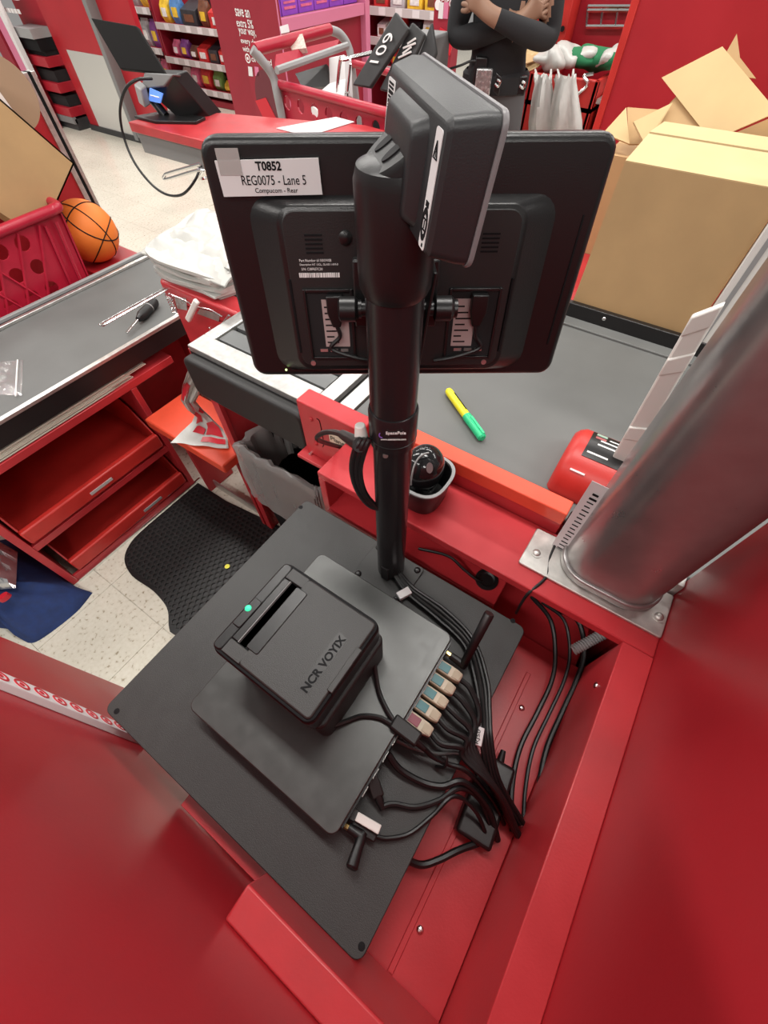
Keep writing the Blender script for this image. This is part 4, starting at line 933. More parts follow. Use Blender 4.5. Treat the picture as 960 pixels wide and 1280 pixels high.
mk('edge_panel', G().quad([kp(0, 0, .0), kp(0, 0, .2), kp(.42, 0, .2), kp(.42, 0, 0)], .005), CARD, kc)
mk('bottom_panel', G().quad([kp(0, .30, 0), kp(0, .30, .2), kp(0, 0, .2), kp(0, 0, 0)], .005), CARD, kc)
mk('back_panel', G().quad([kp(0, 0, .2), kp(0, .30, .2), kp(.42, .30, .2), kp(.42, 0, .2)], .005), CARD, kc)
bc = V((.915, 2.13, .735)); rb_ = .112
ba = thing('basketball', 'orange basketball with black seams behind the red cart', 'ball', bc - V((0, 0, rb_)))
bsk = mk('skin', G().sphere(bc, rb_, 32, 20), BALL, ba, smooth=180)
for k in range(4):
    ax = (V((1, .2, .3)), V((-.2, 1, .4)), V((.5, -.6, .9)), V((-.6, .5, .8)))[k].normalized(); u = ax.orthogonal().normalized(); v_ = ax.cross(u); off = (0, 0, .45, -.45)[k]; rr_ = math.sqrt(1 - off * off)
    P = [bc + ax * rb_ * off + (u * math.cos(a) + v_ * math.sin(a)) * rb_ * rr_ for a in [2 * math.pi * j / 40 for j in range(41)]]
    mk('seam', G().tube(P, .0024, 5, raw=True), INK, bsk)
mk('brown_disc', G().cyl(at(3, 118, 'y', 2.20), at(3, 118, 'y', 2.215), .10, n=40), mat('kraft_board', (.30, .20, .13), .7), label='round brown cardboard disc at the left edge above the carton', cat='disc')
mk('white_flap', G().quad([at(-30, 150, 'y', 2.17), at(18, 140, 'y', 2.17), at(0, 115, 'y', 2.17), at(-30, 90, 'y', 2.17)], .003), PAPER, label='white card flap below the round brown disc', cat='card')
# ================================================================== NEXT LANE: red slab with its own terminal
ns = thing('next_lane_counter', 'red counter slab with grey fascia of the next lane, behind the monitor', 'counter', (1.85, 1.8, 0))
poly = [(1.57, 2.61), (1.57, 1.45), (2.14, 1.45), (2.16, 1.58), (1.92, 2.36), (1.70, 2.60)]
mk('slab', G().prism(poly, .862, .90), RED, ns, bev=.004)
cx_, cy_ = 1.86, 1.95
mk('fascia', G().prism([(cx_ + (x - cx_) * .96, cy_ + (y - cy_) * .96) for x, y in poly], .782, .862), GREYB, ns, bev=.002)
mk('pedestal', G().box(1.78, 1.50, 0, 2.08, 1.90, .782), RED, ns)
mk('joint', G().box(1.583, 2.40, .785, 1.592, 2.412, .860), INK, ns)
t2 = thing('next_lane_terminal', 'black touch terminal on a wedge stand on the next lane counter', 'terminal', (1.75, 2.5, .90))
mk('display', G().quad(P3((150, 86, 1.70), (206, 92, 1.72), (170, 32, 1.78), (113, 22, 1.78)), .02), mat('matte_black_casing', (.008, .007, .007), .7, spec=.12), t2, bev=.004)
mk('stand', G().loft([P3((183, 92, 1.72), (216, 94, 1.72), (263, 147, 1.86), (225, 150, 1.74), (190, 118, 1.70)), [p + V((.10, .02, 0)) for p in P3((183, 92, 1.72), (216, 94, 1.72), (263, 147, 1.86), (225, 150, 1.74), (190, 118, 1.70))]]), BLK, t2, bev=.004)
mk('hinge_block', G().quad(P3((176, 112, 1.705), (205, 108, 1.705), (216, 93, 1.715), (180, 90, 1.715)), .05), GREYB, t2, bev=.005)
mk('foot', G().prism([(1.62, 2.46), (1.62, 2.62), (1.78, 2.56), (1.80, 2.30), (1.72, 2.28)], .9005, .912), BLK, t2, bev=.002)
sc2 = mk('small_screen', G().quad(P3((186, 126, 1.690), (200, 129, 1.690), (203, 117, 1.695), (187, 110, 1.695)), .006), SCREEN, t2)
a, b = at(188, 119, 'x', 1.688), at(199, 122, 'x', 1.688)
mk('screen_line', G().tube([a, b], .0025, 4, raw=True), INKW, sc2)
mk('card_reader', G().obox(at(178, 118, 'x', 1.68), ((.2, 1, .2), (1, 0, .2), (0, -.2, 1)), (.03, .02, .035)), GREYPL, t2, bev=.006)
mk('strut', G().cyl(at(178, 110, 'x', 1.72), V((1.72, 2.50, .905)), .02), BLK, t2)
mk('strut', G().cyl(at(200, 118, 'x', 1.76), V((1.78, 2.42, .905)), .02), BLK, t2)
cable('black curly lead hanging in a wide loop off the next lane terminal', [at(190, 98, 'x', 1.68), at(170, 100, 'x', 1.60), at(156, 113, 'x', 1.56), at(150, 140, 'x', 1.54), at(155, 172, 'x', 1.52), at(168, 203, 'x', 1.50), at(188, 229, 'x', 1.50), at(208, 243, 'x', 1.50), at(228, 243, 'x', 1.50), at(244, 225, 'x', 1.53), (1.585, 2.15, .80)], .006)
mk('wire_handle', G().tube([at(250, 205, 'x', 1.40), at(212, 216, 'x', 1.40), at(206, 219, 'x', 1.40), at(208, 224, 'x', 1.40), at(252, 212, 'x', 1.40), V((1.45, 2.0, .80)), V((1.60, 1.95, .80))], .006, 7), CHROME, label='bright wire hook poking out left of the monitor', cat='hook')
mk('paper_sheet', G().quad([at(345, 160, 'z', .9035), at(385, 170, 'z', .9035), at(443, 152, 'z', .9035), at(420, 146, 'z', .9035)], .002), PAPER, label='white sheet lying on the next lane red counter', cat='paper')
# ------------------------------------------------------------------ second cart
k2 = thing('shopping_cart', 'red cart with silver frame and red handle behind the monitor', 'cart', (2.6, 1.95, 0))
hz = 1.075
mk('handle', G().tube([at(318, 62, 'y', 2.35), at(412, 37, 'y', 2.35)], .026, 12, raw=True), REDPL, k2)
mk('handle_badge', G().quad(P3((365, 62, 2.50), (383, 60, 2.52), (378, 42, 2.60), (358, 46, 2.58)), .02), mat('faded_print', (.55, .42, .36), .5, var=.3, scale=60), k2)
mk('handle_tag', G().quad([at(352, 42, 'y', 2.33), at(362, 40, 'y', 2.33), at(360, 30, 'y', 2.34), at(350, 33, 'y', 2.34)], .004), PAPER, k2)
mk('frame_tube', G().tube([at(315, 62, 'y', 2.35), at(326, 74, 'y', 2.33), at(341, 95, 'y', 2.30), at(347, 120, 'y', 2.28), at(355, 158, 'y', 2.27), V((2.30, 2.2, .25))], .022, 10), GREYPL, k2)
mk('frame_tube', G().tube([at(410, 37, 'y', 2.35), at(425, 43, 'y', 2.33), at(436, 60, 'y', 2.30), at(440, 85, 'y', 2.28), V((3.0, 2.25, .60)), V((2.9, 2.2, .25))], .022, 10), GREYPL, k2)
mk('seat_flap', G().quad([at(344, 84, 'y', 2.24), at(420, 62, 'y', 2.24), at(424, 49, 'y', 2.27), at(345, 68, 'y', 2.27)], .012), REDPL, k2)
mk('seat_rail', G().tube([at(346, 88, 'y', 2.20), at(434, 57, 'y', 2.20)], .016, 8, raw=True), GREYPL, k2)
mk('side_rail', G().tube([V((2.33, 2.3, .95)), V((2.30, 2.1, .95)), V((2.21, 1.6, .95)), V((2.19, 1.47, .95))], .020, 10), REDPL, k2)
mk('side_rail', G().tube([V((2.98, 2.3, .95)), V((2.85, 1.47, .93))], .018, 10, raw=True), REDPL, k2)
perforated((2.335, 2.29, .48), (-.14, -.80, 0), (0, 0, 1), 7, 4, .115, .030, -.01, REDPL, k2, 'side_lattice')
perforated((2.21, 1.48, .48), (1, 0, 0), (0, 0, 1), 5, 4, .115, .030, .01, REDPL, k2, 'front_lattice')
mk('basket_floor', G().hexa([V(p) for p in ((2.33, 2.29, .47), (2.21, 1.48, .47), (2.82, 1.48, .47), (2.97, 2.29, .47), (2.33, 2.29, .485), (2.21, 1.48, .485), (2.82, 1.48, .485), (2.97, 2.29, .485))]), REDPL, k2)
mk('bullseye_ring', disc(V((2.30, 2.02, .83)), (-1, .17, 0), (0, 0, 1), .065, .065, .01), INKW, k2)
mk('bullseye_dot', disc(V((2.291, 2.02, .83)), (-1, .17, 0), (0, 0, 1), .035, .035, .01), REDPL, k2)
for x, y in ((2.36, 2.22), (2.9, 2.22), (2.28, 1.55), (2.75, 1.55)):
    mk('leg', G().cyl((x, y, .10), (x, y, .475), .016), GREYPL, k2); mk('wheel', G().cyl((x - .015, y, .06), (x + .015, y, .06), .06, n=20), RUB, k2)
wr = mk('wire_divider', G().tube([at(420, 135, 'x', 2.48), at(425, 78, 'x', 2.48), at(432, 74, 'x', 2.48), at(465, 66, 'x', 2.55)], .009, 7), CHROME, k2)
mk('wire_bar', G().tube([at(433, 130, 'x', 2.48), at(438, 80, 'x', 2.48)], .006, 6, raw=True), CHROME, k2)
mk('wire_bar', G().tube([at(420, 118, 'x', 2.48), at(436, 115, 'x', 2.48)], .006, 6, raw=True), CHROME, k2)
mk('dark_screen', G().quad(P3((378, 110, 2.62), (412, 108, 2.62), (408, 80, 2.66), (369, 92, 2.66)), .02), BLK, label='dark flat device lying in the silver-framed cart', cat='device')
mk('white_box', G().quad(P3((412, 115, 2.60), (432, 118, 2.58), (430, 68, 2.66), (411, 72, 2.66)), .06), PAPER, bev=.003, label='white box standing in the silver-framed cart', cat='box')
mk('paper_bundle', G().quad(P3((395, 118, 2.46), (430, 122, 2.44), (432, 98, 2.56), (412, 104, 2.56)), .03), PAPER, bev=.003, label='loose white papers in front of the white box in the cart', cat='papers')
BORD = mat('charcoal_board', (.035, .036, .037), .5, var=.2, scale=20)
for k, (q, lab, tx_) in enumerate((
    (((440, 106, 2.36), (462, 110, 2.36), (511, 36, 2.44), (494, 14, 2.44)), 'black board chalked 109 sticking up from the cart', '109'),
    (((474, 112, 2.40), (497, 118, 2.40), (531, 42, 2.48), (515, 27, 2.48)), 'middle charcoal board with white scribble in the cart', None),
    (((508, 108, 2.46), (526, 112, 2.46), (545, 66, 2.52), (539, 27, 2.52)), 'rear grey board leaning behind the scribbled one', None))):
    t = thing('black_board', lab, 'board', P3(q[0])[0], 'boards in the cart'); Q = P3(*q)
    mk('panel', G().quad(Q, .025), BORD, t, bev=.006)
    nn = (Q[1] - Q[0]).cross(Q[3] - Q[0]).normalized()
    if tx_: text('lettering', tx_, t, Q[0].lerp(Q[3], .34) + nn * .003 + (Q[1] - Q[0]) * .68, (Q[3] - Q[0]), (Q[0] - Q[1]), .13, .05, INKW)
    elif k == 1:
        for j in range(4): mk('scribble', G().tube([Q[0].lerp(Q[3], .50 + .07 * j) + nn * .003 + (Q[1] - Q[0]) * (.2 + .1 * (j % 2)), Q[0].lerp(Q[3], .62 + .06 * j) + nn * .003 + (Q[1] - Q[0]) * (.65 - .1 * (j % 2))], .004, 5, raw=True), INKW, t)
mk('black_sack', G().loft([[V((2.34 + a * c1, 1.62 + b * c1 + .0, z)) for a, b in ((0, -.12), (.2, -.12), (.2, .12), (0, .12))] for z, c1 in ((.49, 1), (.7, 1.1), (.86, 1.0), (.90, .6))]), CLOTHB, bev=.02, label='black sack at the front end of the silver-framed cart', cat='sack')
mk('grey_crate', G().box(2.62, 1.50, .95, 2.80, 1.66, 1.14), GREYB, bev=.01, label='grey plastic box beside the standing person', cat='box')

# ------------------------------------------------------------------ candy shelves
COLS = {'red': (.55, .03, .03), 'orange': (.80, .22, .03), 'yellow': (.75, .50, .04), 'brown': (.16, .06, .03), 'pink': (.65, .14, .26), 'white': (.72, .72, .70), 'blue': (.08, .22, .48), 'green': (.16, .32, .08), 'purple': (.25, .07, .32), 'silver': (.42, .42, .43), 'black': (.03, .03, .035)}
CM = {k: mat('wrapper_' + k, v, .4, var=.25, scale=25) for k, v in COLS.items()}
nth = ['first', 'second', 'third', 'fourth', 'fifth', 'sixth', 'seventh', 'eighth', 'ninth', 'tenth', 'eleventh', 'twelfth']
def shelf_unit(name, label, x, y0, y1, zs, top, rows, side):
    t = thing(name, label, 'shelf', (x + .2, (y0 + y1) / 2, 0))
    mk('back', G().box(x + .36, y0, 0, x + .38, y1, top), MAROON, t); mk('base', G().box(x, y0, 0, x + .36, y1, .06), MAROON, t)
    for y in (y0, y1): mk('upright', G().box(x + .02, y - .012, 0, x + .36, y + .012, top), MAROON, t)
    for si, z in enumerate(zs):
        s_ = mk('shelf', G().box(x, y0, z - .02, x + .36, y1, z), MAROON, t)
        mk('price_rail', G().box(x - .012, y0, z - .055, x, y1, z + .005), LGREY, s_, bev=.002)
        for k in range(int((y1 - y0) / .2)): mk('price_tag', G().box(x - .015, y0 + .05 + .2 * k, z - .05, x - .012, y0 + .13 + .2 * k, z), PAPER, s_)
        for k, (cl, w_, h, kind) in enumerate(rows[si]):
            y = y0 + .05 + sum(r[1] + .03 for r in rows[si][:k])
            if y + w_ > y1: break
            lab = '%s %s, %s from the %s on the %s shelf' % (cl, kind, nth[k], side, ('bottom', 'second', 'third', 'top')[si])
            if kind == 'candy box':
                c = thing('candy_box', lab, 'candy', (x + .1, y + w_ / 2, z), 'candy on ' + side)
                mk('carton', G().hexa([V(p) for p in ((x + .03, y, z), (x + .30, y, z), (x + .30, y + w_, z), (x + .03, y + w_, z), (x + .03, y, z + h * .62), (x + .30, y, z + h * 1.1), (x + .30, y + w_, z + h * 1.1), (x + .03, y + w_, z + h * .62))]), CM[cl], c, bev=.004)
                mk('print', G().box(x + .026, y + w_ * .2, z + h * .15, x + .031, y + w_ * .8, z + h * .45), CM['white' if k % 3 else 'brown'], c)
            else:
                c = thing('candy_bag', lab, 'candy', (x + .1, y + w_ / 2, z), 'candy on ' + side)
                mk('pouch', G().loft([[V((x + .10 + a * dx, y + w_ / 2 + b * w_ / 2 * sy, z + zz * h)) for a, b in ((-1, -.9), (-1, .9), (-.4, 1), (.4, 1), (1, .9), (1, -.9), (.4, -1), (-.4, -1))] for zz, dx, sy in ((0, .03, .8), (.3, .06, .95), (.7, .05, .95), (.93, .012, 1), (1, .008, 1))]), CM[cl], c, smooth=60)
                mk('print', G().box(x + .038, y + w_ * .25, z + h * .25, x + .045, y + w_ * .75, z + h * .6), CM['white' if k % 2 else 'yellow'], c)
    return t
B, P_ = 'candy box', 'candy bag'
shelf_unit('candy_shelf', 'maroon candy shelf unit left of the tall red sign', 5.0, 5.36, 6.86, (.15, .40, .69), 1.15, [
    [('silver', .16, .14, P_), ('white', .16, .20, B), ('yellow', .12, .10, P_), ('green', .16, .17, P_), ('red', .20, .20, P_), ('pink', .16, .18, P_), ('white', .14, .16, P_)],
    [('yellow', .15, .19, B), ('orange', .14, .20, B), ('red', .10, .18, B), ('black', .15, .18, B), ('red', .17, .18, B), ('brown', .14, .12, P_), ('purple', .14, .16, P_), ('pink', .12, .15, P_)],
    [('orange', .17, .24, B), ('red', .28, .20, B), ('brown', .16, .20, P_), ('black', .26, .20, B), ('blue', .18, .22, P_), ('yellow', .16, .20, P_)]], 'red sign')
shelf_unit('candy_shelf', 'maroon rack of hanging candy bags behind the next lane terminal', 5.0, 6.90, 8.1, (.15, .46, .80), 1.15, [
    [('pink', .16, .2, P_), ('silver', .16, .2, P_), ('purple', .18, .2, P_), ('white', .16, .2, P_)],
    [('purple', .15, .24, P_), ('silver', .15, .24, P_), ('white', .14, .22, P_), ('pink', .16, .24, P_), ('blue', .16, .2, P_)],
    [('yellow', .17, .26, P_), ('silver', .18, .26, P_), ('yellow', .18, .26, P_), ('brown', .16, .2, P_), ('white', .16, .2, P_)]], 'bay post')
zr = [at(500, 68, 'x', 5.4).z, at(500, 46, 'x', 5.4).z, at(500, 11, 'x', 5.4).z]
shelf_unit('candy_shelf', 'maroon candy shelf unit between purple display and standing person', 5.4, 3.0, 3.92, (zr[0] - .1, zr[1] - .02, zr[2]), 1.4, [
    [('red', .2, .12, P_), ('white', .16, .10, P_), ('red', .16, .12, P_)],
    [('white', .2, .16, P_), ('black', .14, .12, P_), ('red', .2, .18, P_), ('white', .1, .14, B)],
    [('yellow', .17, .16, B), ('yellow', .17, .16, B), ('silver', .17, .15, B), ('red', .17, .15, B)]], 'person')
for x0, lab in ((5.06, 'blue clear bag of sweets low at the red sign'),):
    mk('sweet_bag', G().sphere((5.0, 5.52, .10), .075, 14, 8, (1, 1.2, .9)), CM['blue'], label=lab, cat='candy')
# red advert sign with lettering
SX = 3.3; sk_ = SX / 4.6
def sq_(px, py, d=0): return at(px, py, 'x', SX - d)
sg = thing('advert_sign', 'tall maroon sign lettered save an extra 5% beside the candy shelf', 'sign', (SX, 3.36, 0))
A0, A1, A2, A3 = sq_(325, 160), sq_(368, 160), sq_(344, -10), sq_(288, -10); A0 = A0.lerp(A3, 0); 
lowl, lowr = V((SX, A0.y - .02, 0)), V((SX, A1.y - .02, 0))
pn = mk('panel', G().quad([V((SX, A0.y, 0)), V((SX, A1.y, 0)), A1, A0], .02), MAROON, sg)
pn = mk('panel', G().quad([A0, A1, A2, A3], .02), MAROON, sg)
mk('edge', G().tube([A1 + V((-.003, 0, 0)), A2 + V((-.003, 0, 0))], .005, 5, raw=True), PINK, sg)
for body, px, py, w_, h in (('save an', 295, 20, .20, .052), ('extra 5%', 296.5, 33, .235, .058), ('your way,', 299.5, 45, .245, .056), ('every day', 302, 56, .24, .054), ('with', 304, 64, .10, .042), ('circle card', 315, 77, .29, .044)):
    text('lettering', body, pn, sq_(px, py, .003), (0, -1, -.02), (0, 0, 1), w_ * sk_, h * sk_, INKW, bold=.008)
p = sq_(310, 73, .003)
mk('ring_mark', disc(p, (-1, 0, 0), (0, 1, 0), .026, .026, .002), INKW, pn); mk('ring_mark_gap', disc(p + V((-.001, 0, 0)), (-1, 0, 0), (0, 1, 0), .018, .018, .002), MAROON, pn); mk('ring_mark_dot', disc(p + V((-.002, 0, 0)), (-1, 0, 0), (0, 1, 0), .009, .009, .002), INKW, pn)
for px in (310, 318): mk('code_card', G().quad([sq_(px + 1, 95, .004), sq_(px + 6, 95.5, .004), sq_(px + 5, 84, .004), sq_(px, 83, .004)], .003), PAPER if px == 310 else PINK, pn)
mk('arch_print', disc(sq_(335, 125, .002), (-1, 0, 0), (0, 1, 0), .13, .17, .002), mat('dark_maroon_print', (.13, .02, .03), .5), pn)
mk('card_print', G().quad([sq_(330, 150, .008), sq_(345, 148, .008), sq_(332, 122, .008), sq_(319, 126, .008)], .004), BAGRED, pn)
s2 = thing('advert_sign', 'small maroon sign with white lettering beside the standing person', 'sign', (4.9, 2.85, 0))
p0_, p1_ = at(543, 5, 'x', 4.9), at(569, 5, 'x', 4.9)
pn2 = mk('panel', G().box(4.9, p1_.y, 0, 4.92, p0_.y, 1.5), MAROON, s2)
p = at(551, 8, 'x', 4.896); text('lettering', 'circle', pn2, p, (0, -1, 0), (0, 0, 1), .16, .06, INKW)
mk('ring_mark', disc(at(547.5, 6, 'x', 4.897), (-1, 0, 0), (0, 1, 0), .03, .03, .002), INKW, pn2)
for px in (548, 554): q_ = at(px, 23, 'x', 4.9); mk('code_card', G().box(4.894, q_.y - .045, q_.z, 4.898, q_.y, q_.z + .09), PAPER if px == 548 else PINK, pn2)
mk('card_print', G().obox((4.893, at(557, 50, 'x', 4.9).y, at(557, 52, 'x', 4.9).z), ((1, 0, 0), (0, 1, .3), (0, -.3, 1)), (.004, .08, .06)), BAGRED, pn2)
# purple promotional display
pd = thing('promo_display', 'red promotion cabinet carrying purple cartons behind the cart', 'display', (4.3, 3.85, 0))
mk('cabinet', G().box(3.68, 3.64, 0, 4.95, 4.15, .93), MAROON, pd)
mk('lip', G().hexa([V(p) for p in ((3.66, 3.58, .915), (4.93, 3.58, .915), (4.93, 3.64, .93), (3.66, 3.64, .93), (3.66, 3.58, .985), (4.93, 3.58, .985), (4.93, 3.64, .985), (3.66, 3.64, .985))]), PINK, pd)
mk('post', G().box(4.95, 3.58, 0, 5.02, 4.15, 1.5), PINK, pd); mk('post', G().box(3.60, 3.60, 0, 3.68, 4.15, 1.5), MAROON, pd)
for k in range(6):
    x0 = 3.69 + .208 * k; c = thing('purple_carton', 'purple candy carton with white print, %s from the left in its row' % nth[k], 'carton', (x0 + .1, 3.75, .985), 'purple cartons in a row')
    mk('carton', G().box(x0, 3.66, .9855, x0 + .20, 3.88, 1.36), PURP, c, bev=.003)
    mk('print_line', G().box(x0 + .03, 3.656, 1.02, x0 + .17, 3.661, 1.035), CM['pink'], c); mk('print_frame', G().box(x0 + .03, 3.656, 1.05, x0 + .17, 3.661, 1.062), CM['pink'], c)
    mk('print_block', G().box(x0 + .06, 3.656, 1.10, x0 + .14, 3.661, 1.17), INKW, c); mk('print_star', G().obox((x0 + .10, 3.658, 1.24), ((1, 0, .6), (0, 1, 0), (-.6, 0, 1)), (.05, .003, .05)), INKW, c)
# ------------------------------------------------------------------ far left fixtures
ep = thing('end_panel', 'red end panel with polished kick plate across the aisle', 'panel', (3.5, 6.1, 0))
mk('board', G().box(3.50, 5.76, .04, 3.56, 6.62, 1.6), REDP, ep); mk('kick_plate', G().box(3.494, 5.80, .05, 3.50, 6.44, .66), MIRROR, ep, bev=.001)
mk('post', G().box(3.47, 5.70, .02, 3.57, 5.76, 1.6), GREYB, ep); mk('plinth', G().box(3.48, 5.0, 0, 3.9, 6.62, .05), TOEK, ep)
mk('return_board', G().box(3.57, 5.2, .05, 3.62, 5.70, 1.6), REDP, ep); mk('plinth_face', G().box(3.47, 5.1, .05, 3.5, 5.69, .10), GREYB, ep)
bt_ = thing('bin_tower', 'red tower of stacked cubby bins at the far left', 'rack', (3.5, 6.95, 0))
mk('frame', G().box(3.56, 6.68, .10, 3.9, 7.22, 1.5), REDD, bt_); mk('plinth', G().box(3.38, 6.70, 0, 3.9, 7.22, .10), TOEK, bt_); mk('kick', G().box(3.36, 6.70, .06, 3.40, 7.22, .12), GREYB, bt_)
for z in (.12, .32, .52):
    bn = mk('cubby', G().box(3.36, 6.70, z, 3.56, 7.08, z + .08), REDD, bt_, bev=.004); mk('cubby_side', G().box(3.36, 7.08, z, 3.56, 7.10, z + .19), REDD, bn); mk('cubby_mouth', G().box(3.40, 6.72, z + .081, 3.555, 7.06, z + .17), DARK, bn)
mk('cabinet_end', G().box(3.34, 7.10, .12, 3.56, 7.5, .45), REDP, bt_)
mk('drawer_face', G().box(3.34, 6.70, .73, 3.56, 7.06, .80), GREYPL, bt_); mk('drawer_gap', G().box(3.36, 6.70, .64, 3.56, 7.06, .725), INK, bt_)
for k in range(6): mk('price_tag', G().box(3.34, 6.72 + .06 * k, .90, 3.345, 6.765 + .06 * k, .93), PAPER, bt_)
for k in range(4): mk('item_card', G().box(3.34, 6.66 + .09 * k, .99, 3.36, 6.735 + .09 * k, 1.06), CM[('white', 'silver', 'pink', 'white')[k]], bt_)
pk = thing('pink_panel', 'pink and white upright panel at the top left edge', 'panel', (3.3, 7.15, 0))
mk('board', G().box(3.28, 7.02, .44, 3.32, 7.18, 1.4), PINK, pk); mk('white_edge', G().box(3.27, 6.96, .44, 3.32, 7.02, 1.4), PAPER, pk); mk('foot', G().box(3.28, 6.98, 0, 3.33, 7.2, .44), REDP, pk)
mp2 = thing('maroon_post', 'dark maroon upright beside the pink panel', 'post', (3.3, 7.3, 0))
mk('post', G().box(3.26, 7.20, .42, 3.33, 7.40, .80), MAROON, mp2); mk('rail', G().box(3.24, 7.20, .80, 3.34, 7.5, .83), REDP, mp2); mk('foot', G().box(3.28, 7.2, 0, 3.34, 7.5, .42), REDP, mp2)
# ------------------------------------------------------------------ bag stand behind the person
bs_ = thing('bag_stand', 'dark red bag stand with wire rack right of the standing person', 'stand', (3.6, 1.0, 0))
mk('back_board', G().box(3.85, .45, 0, 3.88, 1.62, 1.75), REDD, bs_)
mk('front_bin', G().box(3.40, .86, .60, 3.43, 1.27, .935), REDB, bs_, bev=.006)
mk('bin_side', G().box(3.40, 1.25, .55, 3.85, 1.27, .935), REDB, bs_); mk('bin_side', G().box(3.40, .86, .55, 3.85, .88, .935), REDB, bs_)
mk('bin_floor', G().box(3.40, .86, .80, 3.85, 1.27, .82), REDB, bs_)
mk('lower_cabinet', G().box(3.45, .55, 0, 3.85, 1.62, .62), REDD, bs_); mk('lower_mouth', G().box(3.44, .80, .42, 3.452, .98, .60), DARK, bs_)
mk('side_shelf', G().box(3.42, .58, .84, 3.85, .85, .86), STEEL, bs_); mk('carton_piece', G().box(3.46, .60, .78, 3.8, .82, .825), CARDL, bs_); mk('side_bin', G().box(3.46, .58, .62, 3.85, .84, .76), BLK, bs_, bev=.02)
a, b = at(735, 8, 'x', 3.82), at(790, 8, 'x', 3.82); c, d = at(733, 33, 'x', 3.82), at(785, 33, 'x', 3.82)
for p, q_ in ((a, b), (c, d), (a.lerp(c, .2), b.lerp(d, .2))): mk('rack_wire', G().tube([p, q_], .009, 6, raw=True), CHROME, bs_)
for t in (0, .35, .7, 1): mk('rack_wire', G().tube([a.lerp(b, t), c.lerp(d, t)], .007, 6, raw=True), CHROME, bs_)
rc = thing('red_carton', 'bright red carton with white label behind the person', 'carton', (3.75, 1.4, 0))
q_ = [at(px, py, 'x', 3.7) for px, py in ((648, 50), (705, 50), (712, 2), (655, 2))]
mk('carton', G().box(3.70, q_[1].y, q_[0].z, 3.84, q_[0].y, q_[3].z + .05), REDB, rc, bev=.003)
mk('carton_foot', G().box(3.72, q_[1].y, .62, 3.84, q_[0].y, q_[0].z), REDD, rc)
l_ = [at(px, py, 'x', 3.696) for px, py in ((682, 46), (697, 33))]; mk('label', G().box(3.694, l_[1].y, l_[0].z, 3.70, l_[0].y, l_[1].z), PAPER, rc)
mk('knob', G().cyl(at(703, 36, 'x', 3.70), at(703, 36, 'x', 3.68), .012), INK, rc)
oc = thing('flap_carton', 'opened pale carton lying behind the red bin', 'carton', (3.5, 1.3, .9))
mk('flap', G().quad(P3((653, 92, 3.50), (672, 84, 3.48), (700, 58, 3.56), (660, 60, 3.58)), .006), CARDL, oc); mk('flap', G().quad(P3((655, 80, 3.50), (680, 72, 3.50), (678, 58, 3.6), (657, 60, 3.6)), .006), CARD, oc)
def heap(lab, px, py, x, r, m, seed, sc=(1, 1, .6), name='cloth_heap', cat='cloth'):
    random.seed(seed); c = at(px, py, 'x', x); g = G().sphere(c, r, 36, 20, (sc[0], sc[1] * 1.15, sc[2] * .75))
    ph = [random.uniform(0, 6) for _ in range(6)]
    g.v = [p + (p - c) * (.26 * (math.sin((p.y - c.y) * 4.2 / r + ph[0]) * math.sin((p.z - c.z) * 5 / r + ph[1]) + math.sin((p.x - p.y) * 3.6 / r + ph[2]) * .7) + .30 * abs(math.sin((p.y - c.y) * 2.3 / r + (p.z - c.z) * 1.6 / r + ph[3]))) for p in g.v]
    return mk(name, g, m, smooth=60, label=lab, cat=cat)
heap('white cloth heap on the red bag stand, nearest the person', 694, 74, 3.50, .085, FILM, 1)
heap('white cloth heap on the red bag stand, next to the green cloth', 714, 70, 3.56, .09, FILM, 2)
heap('dark green cloth draped on the red bag stand', 741, 73, 3.60, .095, GREENC, 3, (1, 1.5, .55))
heap('white cloth heap at the right end of the red bag stand', 768, 72, 3.60, .08, FILM, 4)
for k, (px, w0, w1) in enumerate(((678, 12, 17), (706, 15, 22))):
    lab = 'white plastic bag hanging on the red bin, %s the person' % ('next to' if k == 0 else 'farther from')
    hh = thing('hung_bag', lab, 'bag', at(px, 160, 'x', 3.30), 'bags hanging on the bag stand'); rr2 = []; random.seed(40 + k)
    jag = [random.uniform(-1, 1) for _ in range(24)]
    for i, (py, wd, dp) in enumerate(((96, .9, .015), (104, .8, .03), (114, .85, .045), (130, .9, .06), (150, 1.0, .07), (168, 1.0, .06), (185, .9, .03))):
        row = []
        for j in range(24):
            a = 2 * math.pi * j / 24; up_ = (6 * jag[j] if i == 0 else 2 * jag[j] if i == 1 else 0)
            row.append(at(px + wd * (w0 + (w1 - w0) * i / 6) * math.cos(a) * (1 + .12 * math.sin(3 * a + i * .5)), py + up_, 'x', 3.31) + V((math.sin(a) * dp * (1 + .45 * math.sin(5 * a + i * .8 + k)), 0, 0)))
        rr2.append(row)
    hb2 = mk('film', G().loft(rr2), FILM, hh, smooth=60)
    for s in (-1, 1): mk('handle', G().quad([at(px + s * 7, 104, 'x', 3.31), at(px + s * 7 + 5, 104, 'x', 3.31), at(px + s * 10 + 2, 86, 'x', 3.375), at(px + s * 10, 86, 'x', 3.375)], .004), FILM, hb2)
mk('hook_rack', G().tube([at(722, 118, 'x', 3.38), at(735, 105, 'x', 3.38), at(730, 95, 'x', 3.38), at(742, 92, 'x', 3.38)], .008, 6), CHROME, label='bright wire hook on the front of the red bin', cat='hook')

